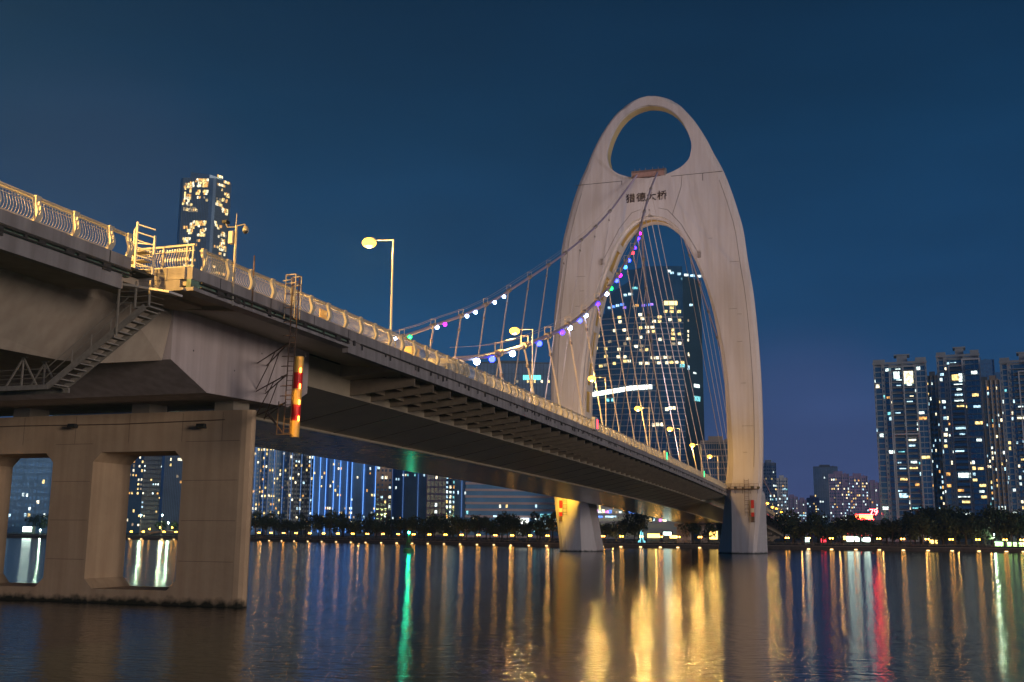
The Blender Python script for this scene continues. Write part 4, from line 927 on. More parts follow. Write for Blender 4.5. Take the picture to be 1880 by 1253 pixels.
class Bldg:
    """a building in its own frame: x along the front, -y towards the river"""
    def __init__(s, name, label, px0, px1, dist, ztop_px, depth_, yaw=0, row=870, cat='building', group=None):
        px0, px1 = foot(px0, row), foot(px1, row)
        a, b_ = ground_at(px0, dist), ground_at(px1, dist); v = b_-a; s.w = v.length; c = (a+b_)/2
        s.h = at((px0+px1)/2, ztop_px, dist).z-1.8; s.d = depth_
        s.root = empty(name, c, label, cat, group, rz=math.atan2(v.y, v.x)+yaw or .0001); s.n = 0; s.rest = None
    def part(s, name, mb, m): return mb.build(name, m, s.root, org=(0,0,0))
    def body(s, m, x0=None, x1=None, z0=0, z1=None, y0=0, name='wall'):
        x0 = -s.w/2 if x0 is None else x0; x1 = s.w/2 if x1 is None else x1
        return s.part(name, MB().box((x0, y0, z0), (x1, s.d, s.h if z1 is None else z1)), m)
    def window(s, x, z, w_, h, kind, y=-.06, name='window'):
        if s.n < 95: inst(name, unit_mesh(kind, WIN[kind]), s.root, (x, y, z), (w_, .12, h))
        else:
            if s.rest is None: s.rest = {}
            s.rest.setdefault(kind, MB()).box((x-w_/2, y-.06, z), (x+w_/2, y+.06, z+h))
        s.n += 1
    def side_window(s, side, y, z, w_, h, kind):
        x = side*(s.w/2+.06)
        if s.n < 95: inst('window', unit_mesh(kind, WIN[kind]), s.root, (x, y, z), (.12, w_, h))
        else:
            if s.rest is None: s.rest = {}
            s.rest.setdefault(kind, MB()).box((x-.06, y-w_/2, z), (x+.06, y+w_/2, z+h))
        s.n += 1
    def finish(s):
        if s.rest:
            kinds = list(s.rest); mb = MB()
            for i, k in enumerate(kinds): r_ = s.rest[k]; mb.add(r_.v, r_.f, i)
            o = mb.build('windows', [WIN[k] for k in kinds], s.root, org=(0,0,0)); o['kind'] = 'stuff'
    def grid(s, x0, x1, z0, z1, nx, fh, p, pal, rr, wf=.6, hf=.55, y=-.06, cluster=.0):
        nz = int((z1-z0)/fh); cw = (x1-x0)/nx
        for j in range(nz):
            boost = cluster if rr.random() < .18 else 0
            for i in range(nx):
                if rr.random() < p+boost: s.window(x0+(i+.5)*cw, z0+j*fh+fh*.22, cw*wf*rr.uniform(.7, 1.05), fh*hf*rr.uniform(.75, 1.05), rr.choice(PAL[pal]), y)
def slabs(mb, x0, x1, z0, z1, fh, y0, y1, t=.35):
    z = z0
    while z < z1: mb.box((x0, y0, z), (x1, y1, z+t)); z += fh
def fins(mb, xs, z0, z1, y0, y1, w_=.35):
    for x in xs: mb.box((x-w_/2, y0, z0), (x+w_/2, y1, z1))
def lin(a, b_, n): return [a+(b_-a)*i/n for i in range(n+1)]

def turned_window(key, m, loc, size, ang, name='window'):
    if B.n < 95 or name != 'window': inst(name, unit_mesh(key, m), B.root, loc, size, (0, 0, ang))
    else:
        if B.rest is None: B.rest = {}
        WIN.setdefault(key, m); q = MB().box((-size[0]/2, -size[1]/2, 0), (size[0]/2, size[1]/2, size[2])); M = Matrix.Translation(loc) @ Matrix.Rotation(ang, 4, 'Z')
        B.rest.setdefault(key, MB()).add([M @ Vector(v) for v in q.v], q.f)
    B.n += 1
# --- left glass tower above the railing (turned so that two faces show)
rr = random.Random(21)
B = Bldg('glass_tower', 'tall dark blue glass skyscraper with rounded corner and warm lit offices above the left railing', 320, 416, 800, 312, 34, row=420)
W = B.w
hw = W/2; plan = [(-hw, 9), (-hw+2, 5.5), (2, 0), (5, -.6), (7.5, .6), (hw-1, 8), (hw, 10), (hw, 32), (-hw, 32)]
top = lambda p: B.h-2-(0 if p[0] > -5 else 5)+(3.5 if -8 < p[0] < 6 else 0)
mb = MB(); mb.prism(plan, lambda p: (p[0], p[1], 0), lambda p: (p[0], p[1], B.h-4.5)); B.part('glass_body', mb, g_navy)
mb = MB(); mb.prism([(-hw+7, 6.3), (2, 1), (7, 1.8), (hw-.6, 9.5), (hw-.6, 24), (-hw+7, 24)], lambda p: (p[0], p[1], B.h-4.45), lambda p: (p[0], p[1], B.h-4.2+max(0, (hw-p[0])*.16))); B.part('crown', mb, g_navy)
def along_face(a, c, n): return [(a[0]+(c[0]-a[0])*i/n, a[1]+(c[1]-a[1])*i/n) for i in range(n+1)]
Fl, Fr = ((-hw+2, 5.5), (2, 0)), ((7.5, .6), (hw-1, 8))
mb = MB()
for a, c, n in (Fl+(16,), Fr+(14,)):
    for x, y in along_face(a, c, n): mb.box((x-.12, y-.35, 0), (x+.12, y+.1, B.h-4.6))
B.part('mullions', mb, f_dark)
def face_win(face, u, z, w_, h, kind):
    w_, h = w_*.82, h*.8; (a, c) = face; x, y = a[0]+(c[0]-a[0])*u, a[1]+(c[1]-a[1])*u; ang = math.atan2(c[1]-a[1], c[0]-a[0])
    turned_window(kind, WIN[kind], (x+math.sin(ang)*.1, y-math.cos(ang)*.1, z), (w_, .12, h), ang)
FH = 4.0
def pz(py): return at(370, py, 800).z-1.8
for zrow, us, k in [(332, [.55,.62,.70,.8,.88,.94], 'l'), (338, [.3,.38,.6,.68,.78,.86,.93], 'l'), (343, [.3,.4,.58,.66,.76,.85,.92], 'l'), (348, [.3,.1], 'l'), (353, [.3,.6,.65,.82,.88,.95], 'l'), (357, [.1,.55,.62,.85,.92], 'l'), (361, [.1,.2,.3], 'l'), (366, [.1,.2,.3], 'l'), (371, [.08,.25], 'l'), (376, [.05,.2], 'l'), (385, [.1,.2,.35,.45,.5], 'd'), (389, [.3,.4,.5,.6], 'd'), (410, [.5,.6,.65,.75,.8,.9,.95], 'l'), (414, [.4,.45,.6,.68,.78,.85,.92], 'l'), (420, [.15,.25,.4,.5], 'l'), (426, [.3,.36,.45,.8,.86,.92], 'l'), (430, [.35,.42,.8,.86], 'l'), (434, [.7,.78,.86,.93], 'l'), (441, [.15,.22,.3,.38], 'l'), (446, [.2,.3], 'l')]:
    for u in us: face_win(Fl, u, pz(zrow), 1.7, 2.6, rr.choice(['warm','cream','warm','amber']) if k == 'l' else 'dim')
for zrow, us in [(322, [.05,.12,.2,.28,.36]), (329, [.55,.62,.7,.8,.9]), (337, [.1,.2,.3,.4,.5,.6]), (350, [.75,.82,.9]), (354, [.78,.86,.92]), (362, [.5,.6,.8]), (374, [.05,.15,.25,.35,.45]), (380, [.5,.6,.7,.85,.9]), (384, [.55,.7,.9]), (408, [.05,.12]), (413, [.1,.2,.4,.5]), (424, [.6,.7,.75]), (428, [.65,.75]), (437, [.6,.8]), (442, [.7,.8]), (449, [.5,.55,.6,.65,.8,.9]), (455, [.5,.65,.75,.9]), (463, [.5,.6,.85])]:
    for u in us: face_win(Fr, u, pz(zrow), 1.5, 2.4, rr.choice(['warm','cream','warm','amber']))

for _ in range(46):
    fc, u = rr.choice(((Fl, rr.random()*.9+.05), (Fr, rr.random()*.9+.05))); z = pz(rr.choice([334, 340, 345, 351, 359, 364, 369, 378, 387, 412, 417, 423, 428, 432, 438, 444, 452]))
    for k in range(rr.choice((1, 2, 3))): face_win(fc, min(.97, u+k*.075), z, 1.5, 2.3, rr.choice(['warm', 'cream', 'amber', 'dim', 'dim']))
for _ in range(150):
    fc, u = rr.choice(((Fl, rr.random()*.85+.05), (Fr, rr.random()*.85+.05))); z = rr.randrange(8, 52)*4.0
    for k in range(rr.choice((1, 2, 3))): face_win(fc, min(.97, u+k*.075), z, 1.5, 2.3, rr.choice(['warm', 'cream', 'amber', 'dim', 'dim']))
B.finish()
# --- curved office tower seen through the arch
rr = random.Random(22)
B = Bldg('curved_tower', 'big curved dark glass office tower filling the arch, with banded floors and lit offices', 1074, 1290, 750, 488, 40, row=640)
hw = B.w/2
def arc_pts(x0, x1, sag, n, skew=0):
    return [(x0+(x1-x0)*i/n, sag*(1-(1-(2*i/n-1)**2))+skew*(1-i/n)) for i in range(n+1)]
front = arc_pts(-hw, hw*.66, 5, 16, 7)
zmain = at(1180, 572, 750).z-1.8; zmid = at(1120, 545, 750).z-1.8
mb = MB(); mb.prism(front+[(hw*.66, 40), (-hw, 40)], lambda p: (p[0], p[1], 0), lambda p: (p[0], p[1], zmain)); B.part('glass_body', mb, g_dark)
cf = [p for p in front if p[0] > -hw*.30]
mb = MB(); mb.prism(cf+[(hw*.66, 40), (cf[0][0], 40)], lambda p: (p[0], p[1]+.3, zmain+.003), lambda p: (p[0], p[1]+.3, B.h-(2 if p[0] < 0 else 0))); B.part('crown', mb, g_dark)
cl = [p for p in front if -hw*.72 < p[0] <= -hw*.25]
mb = MB(); mb.prism(cl+[(cl[-1][0], 30), (cl[0][0], 30)], lambda p: (p[0], p[1]+.5, zmain+.003), lambda p: (p[0], p[1]+.5, zmid+6+(p[0]+hw*.5)*.6)); B.part('shoulder', mb, g_dark)
mb = MB(); mb.prism([(hw*.665, 9), (hw, 26), (hw, 42), (hw*.665, 42)], lambda p: (p[0], p[1], 0), lambda p: (p[0], p[1], B.h-6)); B.part('side_wing', mb, g_teal)
mb = MB(); z = 8.0
while z < zmain-3:
    for (x0, y0), (x1, y1) in zip(front, front[1:]): mb.add([(x0,y0-.35,z),(x1,y1-.35,z),(x1,y1+.2,z),(x0,y0+.2,z),(x0,y0-.35,z+.75),(x1,y1-.35,z+.75),(x1,y1+.2,z+.75),(x0,y0+.2,z+.75)], [(0,3,2,1),(4,5,6,7),(0,1,5,4),(2,3,7,6),(0,4,7,3),(1,2,6,5)])
    z += 4.1
B.part('floor_bands', mb, f_grey)
mb = MB()
for x, y in front[::2]: mb.box((x-.2, y-.3, 6), (x+.2, y+.1, zmain))
B.part('mullions', mb, f_dark)
def fy(x):
    for (x0, y0), (x1, y1) in zip(front, front[1:]):
        if x0 <= x <= x1: return y0+(y1-y0)*(x-x0)/(x1-x0), math.atan2(y1-y0, x1-x0)
    return 0, 0
CL, CR = foot(1074, 640), foot(1290, 640)
def bx(px, py): return (foot(px, py)-CL)/(CR-CL)*B.w-hw
def cwin(px0, px1, py0, py1, kind, name='window', mm=None, side=False):
    x0, x1 = bx(px0, (py0+py1)/2), bx(px1, (py0+py1)/2); x = (x0+x1)/2; y, ang = fy(x) if not side else (9+(x-hw*.665)/(hw*.335)*17, .85)
    dd = 750+y; z0, z1 = at((px0+px1)/2, py1, dd).z-1.8, at((px0+px1)/2, py0, dd).z-1.8
    turned_window(kind if mm is None else 's'+mm.name, mm or WIN[kind], (x+math.sin(ang)*.15, y-math.cos(ang)*.42, z0), (x1-x0, .2, max(.5, z1-z0)), ang, name)
for a in [(1216,1240,554,561)]: cwin(*a, 'warm', 'roof_sign', S_WARM)
for i in range(22): x = 1079+i*5.3; y = 725.5-(i*.85 if i < 14 else 12+(i-14)*.35)+.0; cwin(x, x+5.1, y-4, y+4, 'white', 'window', S_WHITE)
for x, y, w_, k in [(1112,566,5,'cool'),(1119,564,6,'blue'),(1127,562,6,'cool'),(1135,560,7,'blue'),(1140,566,6,'violet'),(1158,563,6,'dim'),(1163,562,6,'amber'),(1175,562,6,'violet'),(1183,561,6,'blue'),(1190,560,6,'violet'),(1141,543,6,'cool'),(1150,541,8,'white'),(1157,530,10,'teal'),(1222,499,6,'white'),(1227,502,6,'cool'),(1240,504,6,'cool'),(1252,506,8,'white'),(1263,507,8,'cool'),(1275,508,8,'white'),(1262,561,6,'cool')]: cwin(x, x+w_, y-2, y+2, k)
for x, y in [(1231,566),(1219,573),(1230,573),(1243,573),(1173,579),(1208,583),(1245,589),(1208,591),(1185,602),(1173,603),(1133,584),(1195,602),(1186,610),(1197,610),(1233,607),(1143,607),(1125,608),(1173,620),(1151,623),(1145,632),(1116,628),(1209,624),(1233,614),(1245,614),(1233,623),(1234,632),(1245,631),(1134,642),(1165,637),(1175,636),(1109,641),(1175,644),(1185,643),(1133,656),(1145,656),(1109,655),(1152,664),(1145,664),(1125,668),(1109,671),(1100,673),(1196,658),(1204,658),(1212,658),(1220,657),(1227,657),(1200,667),(1208,667),(1222,667),(1230,666),(1240,666),(1250,666),(1174,668),(1186,668),(1092,600),(1093,618),(1090,640),(1176,586),(1198,591),(1135,592),(1227,588)]:
    cwin(x-3.6*rr.uniform(.7, 1.1), x+3.6*rr.uniform(.7, 1.1), y-2.4, y+2.4, rr.choice(['warm','cream','warm','dim','cream']))
for x, y, w_, h, k in [(1246,673,9,4,'teal'),(1260,677,5,5,'cool'),(1271,686,8,2,'white'),(1271,710,16,4,'white'),(1271,734,18,6,'teal'),(1260,590,3,3,'dim'),(1260,610,3,3,'cream'),(1260,618,3,3,'cream'),(1260,626,3,3,'cream'),(1261,652,3,4,'cream'),(1262,655,3,3,'dim')]: cwin(x, x+w_, y-h, y+h*.5, k, side=x > 1258)
for i, (x, y) in enumerate([(1196,781),(1203,780),(1211,780),(1220,752),(1226,750),(1233,750),(1110,735),(1120,735)]): cwin(x, x+6, y-3, y+3, 'cream' if i < 6 else 'teal')

B.finish()
# --- plain generator for the other towers
def tower_block(name, lab, px0, px1, dist, top, depth_, wall, glassm, style, fh, nx, p, pal, seed, yaw=0, row=870, cap=None, frame=f_pale, group=None, cluster=.25, edges=None, trim=None, side=None):
    rr = random.Random(seed); B = Bldg(name, lab, px0, px1, dist, top, depth_, yaw, row, group=group); hw = B.w/2; H = B.h
    B.body(glassm if style in ('glass', 'bands', 'grid') else wall)
    mb = MB()
    if style == 'glass': fins(mb, lin(-hw, hw, nx), 0, H, -.25, .05, .18); slabs(mb, -hw, hw, fh, H, fh*2, -.12, .04, .2); B.part('mullions', mb, wall)
    elif style == 'bands': slabs(mb, -hw-.4, hw+.4, 0, H, fh, -.6, B.d+.3, fh*.34); B.part('floor_bands', mb, frame)
    elif style == 'grid': fins(mb, lin(-hw, hw, nx), 0, H, -.4, .05, B.w/nx*.22); slabs(mb, -hw, hw, 0, H, fh, -.38, .05, fh*.2); B.part('facade_frame', mb, frame)
    elif style == 'flat':
        cw = B.w/nx
        cells = [(i, j) for j in range(int(H/fh)-1) for i in range(nx) if rr.random() < .85]; gme = unit_mesh('g'+glassm.name, glassm)
        for i, j in cells:
            x = -hw+(i+.5)*cw
            if len(cells) <= 95: inst('glazing', gme, B.root, (x, -.005, 4+j*fh), (cw*.6, .05, fh*.5))
            else: mb.box((x-cw*.3, -.03, 4+j*fh), (x+cw*.3, .02, 4+j*fh+fh*.5))
        if len(cells) > 95: B.part('glazing', mb, glassm)['kind'] = 'stuff'
        mb = MB(); fins(mb, lin(-hw, hw, max(3, nx//3)), 0, H+.8, -.5, .05, .35); B.part('fins', mb, frame)
    B.grid(-hw, hw, 5, H-2, nx, fh, p, pal, rr, cluster=cluster)
    B.part('plant_room', MB().box((-hw*.5, B.d*.3, H+.003), (hw*.4, B.d*.8, H+(cap or 4))), wall); B.part('parapet', MB().box((-hw, 0, H+.003), (hw, .4, H+1)), wall); B.part('stair_head', MB().box((hw*.55, B.d*.3, H+.003), (hw*.7, B.d*.5, H+2.5)), wall)
    if edges:
        for u in edges: MB().box((u*hw-.15, -.9, 2), (u*hw+.15, -.5, H)).build('edge_light', S_EDGE, B.root, org=(0,0,0))
    for u in trim or (): MB().box((u*hw-.2, -.9, 2), (u*hw+.2, -.5, H)).build('trim_light', S_TRIM, B.root, org=(0,0,0))
    if side:
        for j in range(int(H/fh)-2):
            for y in lin(2, B.d-2, max(2, int(B.d/4))):
                if rr.random() < side*.6: B.side_window(-1 if B.root.location.x > 40 else 1, y, 4+j*fh, 1.6, fh*.5, rr.choice(PAL[pal]))
    B.finish(); return B

# --- apartment blocks on the right, with fins, balconies and big pale frames
def apartment(lab, px0, px1, dist, top, seed, frames, bays, p, yaw=0, row=690, rooms=(), tint=f_grey, crown=()):
    rr = random.Random(seed); B = Bldg('apartment_tower', lab, px0, px1, dist, top, 20, yaw, row, group='apartment towers on the right bank'); hw = B.w/2; H = B.h; fh = 3.05
    B.body(tint, y0=1.2)
    gl, bal, sl_, fn, rail_ = MB(), MB(), MB(), MB(), MB()
    nfl = int((H-5)/fh); inner = []
    for a, c, kind in bays:
        x0, x1 = -hw+a*B.w, -hw+c*B.w
        if kind == 'w':       # glazed strip
            gl.box((x0, .3, 2), (x1, 1.25, H-1)); slabs(sl_, x0-.1, x1+.1, 4, H, fh, .05, 1.2, .55)
            fins(fn, lin(x0, x1, max(1, int((x1-x0)/1.9))), 2, H-1, .2, .34, .12)
        elif kind == 'b':     # recessed balconies
            gl.box((x0, 1.0, 2), (x1, 1.22, H-1)); slabs(sl_, x0, x1, 4, H-1, fh, -.9, 1.2, .35)
            for j in range(nfl): rail_.box((x0+.1, -.88, 4.35+j*fh), (x1-.1, -.84, 5.25+j*fh))
        else:                 # solid wall with small windows
            sl_.box((x0, -.1, 0), (x1, 1.25, H+.6))
            for j in range(nfl): gl.box((x0+(x1-x0)*.3, -.13, 5+j*fh), (x1-(x1-x0)*.3, -.095, 6.3+j*fh))
        for j in range(nfl):
            if rr.random() < p*(1.25 if kind == 'b' else .8 if kind == 'w' else .35):
                w_ = (x1-x0)*(rr.uniform(.3, .9) if kind != 's' else .4); x = rr.uniform(x0+w_/2, x1-w_/2)
                kd = rr.choice(PAL['cool']); B.window(x, 4.7+j*fh, w_, rr.uniform(1.1, 1.9), kd, {'w': .22, 'b': .92, 's': -.16}[kind])
    for x0, x1, z0, z1, k, kd in rooms: B.window(-hw+(x0+x1)/2*B.w, H*z0, (x1-x0)*B.w, H*(z1-z0), kd, -.95)
    B.part('glazing', gl, g_dark); B.part('floor_slabs', sl_, tint); B.part('mullions', fn, f_pale); B.part('balcony_rails', rail_, f_dark)
    for a, c, z0, z1, t_ in frames:
        mb = MB(); x0, x1 = -hw+a*B.w, -hw+c*B.w
        mb.box((x0-t_/2, -1.3, H*z0), (x0+t_/2, -.6, H*z1)); mb.box((x1-t_/2, -1.3, H*z0), (x1+t_/2, -.6, H*z1)); mb.box((x0+t_/2, -1.3, H*z1-t_), (x1-t_/2, -.6, H*z1)); B.part('facade_frame', mb, f_pale)
    B.part('parapet', MB().box((-hw-.3, -.6, H+.003), (hw+.3, .0, H+1.2)), tint); rmb = MB(); rmb.box((-hw*.1, 5, H+.003), (hw*.3, 14, H+5.5)); rmb.box((-hw*.2, 4.6, H+5.503), (hw*.4, 14.5, H+6.2)); B.part('stair_head', MB().box((-hw, 2, H+.003), (-hw*.55, 10, H+3.2)), tint); B.part('stair_head', MB().box((hw*.6, 2, H+.003), (hw, 12, H+3.6)), tint)
    B.part('plant_room', rmb, tint); B.finish(); return B
bays1 = [(0,.03,'s'),(.03,.15,'w'),(.15,.21,'s'),(.21,.30,'w'),(.30,.34,'s'),(.34,.53,'b'),(.53,.57,'s'),(.57,.75,'b'),(.75,.79,'s'),(.79,.97,'w'),(.97,1,'s')]
bays2 = [(0,.05,'s'),(.05,.16,'w'),(.16,.24,'s'),(.24,.30,'w'),(.30,.62,'b'),(.62,.66,'s'),(.66,.78,'w'),(.78,.98,'w'),(.98,1,'s')]
tower_block('apartment_slab', 'dark recessed apartment slab between the two nearest right bank towers', 1698, 1722, 680, 692, 14, f_dark, g_dark, 'flat', 3.1, 6, .16, 'cool', 31, row=700, frame=f_tan)
tower_block('apartment_slab', 'dark recessed slab between the second and third right bank towers', 1790, 1820, 690, 702, 14, f_dark, g_dark, 'flat', 3.1, 7, .16, 'cool', 32, row=710, frame=f_tan)
tower_block('apartment_slab', 'dark blue tower rising behind the right bank apartments', 1745, 1822, 900, 663, 20, f_blue, g_navy, 'flat', 3.2, 9, .02, 'cool', 33, row=670, frame=f_dark)
tower_block('apartment_slab', 'dark blue sloping block behind the rightmost apartments', 1815, 1850, 860, 690, 20, f_blue, g_navy, 'flat', 3.2, 6, .03, 'cool', 34, row=700, frame=f_dark)
tower_block('apartment_slab', 'slim tan apartment wing left of the rightmost tower', 1808, 1834, 655, 700, 12, f_tan, g_dark, 'flat', 3.05, 5, .14, 'cool', 35, row=710, frame=f_pale)
apartment('leftmost big apartment tower on the right bank, with one large bright window near its top', 1601, 1699, 620, 668, 51, [(.30, .56, 0, .985, .5), (.33, .80, 0, .60, .7), (.33, .8, 0, .985, .35)], bays1, .30, rooms=[(.57, .74, .885, .955, 1, 'cream'), (.38, .49, .915, .955, 1, 'white'), (.36, .50, .24, .265, 1, 'cool')])
apartment('second big apartment tower on the right bank, with bright twin windows near its top', 1718, 1797, 625, 654, 52, [(.28, .60, 0, .95, .5), (.60, .995, .60, .985, .8), (.28, .97, 0, .56, .7)], bays2, .30, rooms=[(.34, .50, .868, .90, 1, 'warm'), (.50, .62, .86, .905, 1, 'white'), (.34, .62, .34, .365, 1, 'white')])
apartment('rightmost apartment tower, cut by the edge of the photo', 1834, 1915, 610, 664, 53, [(.42, .9, 0, .95, .6)], bays2, .26)
# podium under the first tower
rr = random.Random(60); B = Bldg('podium_block', 'low pale podium at the foot of the leftmost big apartment tower', 1624, 1712, 590, 962, 16); B.body(f_grey); mb = MB(); slabs(mb, -B.w/2, B.w/2, 3, B.h, 3.4, -.4, .1, .5); fins(mb, lin(-B.w/2, B.w/2, 7), 0, B.h, -.5, .1, .5); B.part('frame', mb, f_pale); B.grid(-B.w/2, B.w/2, 2, B.h-1, 9, 3.4, .12, 'cool', rr)
# red sign on its own building
B = Bldg('sign_block', 'low dark building carrying a long red glowing roof sign', 1545, 1612, 540, 955, 14); B.body(f_dark); hw = B.w/2
mb = MB(); slabs(mb, -hw, hw, 2, B.h, 3, -.3, .05, .4); B.part('facade_frame', mb, f_grey)
z0 = B.h+.1; B.part('sign_board', MB().box((-hw*.45, -.5, z0), (hw*.62, 0, z0+2.6)), sign_red)
mb = MB()
for i in range(9): x = -hw*.38+i*hw*.106; mb.box((x, -.62, z0+.5), (x+hw*.08, -.52, z0+2.0)); mb.box((x+hw*.02, -.63, z0+1.0), (x+hw*.06, -.53, z0+1.4))
B.part('sign_letters', mb, S_REDC); mb = MB(); mb.box((-hw*.44, -.56, z0+.05), (hw*.61, -.5, z0+.35)); mb.box((-hw*.44, -.56, z0+2.25), (hw*.61, -.5, z0+2.55)); B.part('sign_tube', mb, S_RED)
for i in range(7): B.window(-hw*.8+i*hw*.25, 2.3, hw*.16, 1.7, random.choice(['red', 'pink', 'red', 'cool']))
p = at(1604, 939, 575); t = empty('number_sign', p, 'red neon digits 79 standing left of the leftmost apartment tower', 'sign')
q = glyphs('79', 4.2, None, S_RED, t, (0, 0, -1.8), (R(90), 0, YAW*-.3), 'digits'); MB().beam(p+Vector((0, .3, -1.9)), p+Vector((0, .3, -14)), .4).build('post', dark_m, t)
# far towers in the gap
for a in [('far_tower', 'tall pale apartment tower just right of the arch tower', 1397, 1424, 1000, 852, 24, f_pale, g_dark, 'flat', 3.1, 8, .10, 'cool', 61),
          ('far_tower', 'pale stepped tower second to the right of the arch tower', 1424, 1444, 1080, 880, 24, f_pale, g_dark, 'flat', 3.1, 6, .12, 'cool', 62),
          ('far_tower', 'dark round topped tower far off in the gap', 1492, 1537, 1500, 858, 40, f_dark, g_navy, 'glass', 4, 10, .04, 'cool', 63),
          ('far_tower', 'purple apartment tower with scattered lights, left of the pair in the gap', 1520, 1557, 1150, 872, 24, f_purple, g_dark, 'flat', 3.1, 10, .20, 'mix', 64),
          ('far_tower', 'purple apartment tower with scattered lights, right of the pair in the gap', 1555, 1591, 1170, 876, 24, f_purple, g_dark, 'flat', 3.1, 10, .20, 'mix', 65),
          ('far_tower', 'dim low tower beside the leftmost big apartment tower', 1588, 1612, 1200, 888, 24, f_purple, g_navy, 'flat', 3.1, 6, .10, 'mix', 66),
          ('far_tower', 'low distant apartment row, left end of the gap', 1440, 1462, 1350, 914, 30, f_purple, g_navy, 'flat', 3.1, 6, .22, 'cool', 67),
          ('far_tower', 'low distant apartment row in the middle of the gap', 1460, 1480, 1300, 920, 30, f_purple, g_navy, 'flat', 3.1, 6, .25, 'cool', 68),
          ('far_tower', 'low distant apartment row below the round topped tower', 1478, 1500, 1250, 916, 30, f_purple, g_navy, 'flat', 3.1, 6, .25, 'mix', 69)]: tower_block(*a)
# behind the left leg and at the lower right of the arch
B = tower_block('office_slab', 'dim dark office slab with a cyan roof sign behind the left tower leg', 872, 1016, 760, 668, 40, f_dark, g_navy, 'glass', 4, 22, .012, 'warm', 71)
mb = MB()
for i in range(9): x = B.w*(.10+.026*i); mb.box((x, -.9, 97-.0), (x+B.w*.018, -.5, 100.2)); mb.box((x+B.w*.004, -.95, 98), (x+B.w*.02, -.5, 98.6))
zoff = at(970, 694, 760).z-1.8-98.5
for v in range(len(mb.v)): mb.v[v] = (mb.v[v][0], mb.v[v][1], mb.v[v][2]+zoff)
B.part('sign_letters', mb, S_CYAN)
tower_block('office_slab', 'brown office block low at the right inside the arch', 1286, 1345, 620, 812, 24, f_tan, g_dark, 'grid', 3.6, 14, .06, 'mix', 72, frame=f_tan)
# row of buildings seen under the deck
for a, k in [(('riverside_tower', 'dark blue apartment tower beside the near pier with many warm windows', 448, 490, 800, 735, 26, f_blue, g_navy, 'flat', 3.05, 8, .16, 'warm', 81), {'trim': (-.9, -.1, .7)}),
          (('riverside_tower', 'second dark blue apartment tower from the near pier, warm windows', 492, 530, 790, 730, 26, f_blue, g_navy, 'flat', 3.05, 8, .18, 'warm', 82), {'trim': (-.5, .4)}),
          (('riverside_tower', 'third dark blue apartment tower from the near pier, white and warm windows', 530, 574, 780, 730, 26, f_dark, g_navy, 'flat', 3.05, 9, .2, 'mix', 83), {'trim': (-.8, .0, .8)}),
          (('riverside_tower', 'blue glass tower with pale vertical trim, left of the glowing pair', 574, 606, 760, 740, 26, f_blue, g_blue, 'glass', 3.05, 7, .06, 'warm', 84), {'edges': (-.95, -.2, .5)}),
          (('riverside_tower', 'middle blue tower with glowing vertical edges', 604, 646, 755, 745, 26, f_blue, g_blue, 'glass', 3.05, 9, .10, 'warm', 85), {'edges': (-.6, -.05, .55)}),
          (('riverside_tower', 'bright blue tower with glowing vertical edges beside the beige tower', 644, 690, 750, 745, 26, f_blue, g_blue, 'glass', 3.05, 10, .12, 'mix', 86), {'edges': (-.95, .0, .95)}),
          (('riverside_tower', 'slim beige tower with a column of small windows', 690, 719, 740, 760, 20, f_beige, g_dark, 'flat', 3.3, 4, .25, 'cool', 87), {'frame': f_beige}),
          (('riverside_tower', 'plain dark blue tower right of the beige tower', 716, 784, 900, 770, 30, f_blue, g_blue, 'glass', 3.6, 16, .03, 'cool', 88), {'trim': (-.9, -.3, .5)}),
          (('riverside_tower', 'office block with a pale square window grid', 783, 818, 720, 770, 24, f_purple, g_navy, 'grid', 4.6, 5, .06, 'cool', 89), {'frame': f_purple}),
          (('riverside_tower', 'slim dark block with paired white windows beside the grid block', 817, 836, 725, 770, 24, f_dark, g_dark, 'flat', 3.3, 3, .75, 'cool', 90), {'cluster': 0}),
          (('riverside_tower', 'narrow blue block left of the banded mall', 834, 856, 700, 790, 24, f_blue, g_blue, 'glass', 3.6, 5, .04, 'cool', 91), {'trim': (.2,)})]: tower_block(*a, **k)
B = tower_block('banded_mall', 'long low mall with pale horizontal bands and small shop lights', 855, 1034, 640, 858, 40, f_band, g_blue, 'bands', 3.9, 30, .03, 'cool', 92, frame=f_band)
B.part('billboard', MB().box((B.w*.02, -1.2, 8.2), (B.w*.145, -.8, 11.4)), S_WHITE)
for u, z, w_, h, k in [(.22, 3.5, 3, 6, 'teal'), (.31, 5, 5, 5, 'cool'), (.42, 7, 3, 3, 'amber'), (.25, 2, 2, 3, 'white'), (.40, 9.5, 7, 2.6, 'white'), (.05, 2, 4, 3, 'white'), (.1, 2, 3, 3, 'white'), (.33, 12, 8, 2, 'teal'), (-.2, 12, 2, 1, 'cool')]: B.window(B.w*u, z, w_, h, k, -.75)
B = tower_block('shop_mall', 'colourful mall with neon shopfronts seen between the tower legs', 1080, 1262, 610, 868, 40, f_grey, g_navy, 'bands', 4.2, 30, .05, 'mix', 93, frame=f_grey)
rr = random.Random(94)
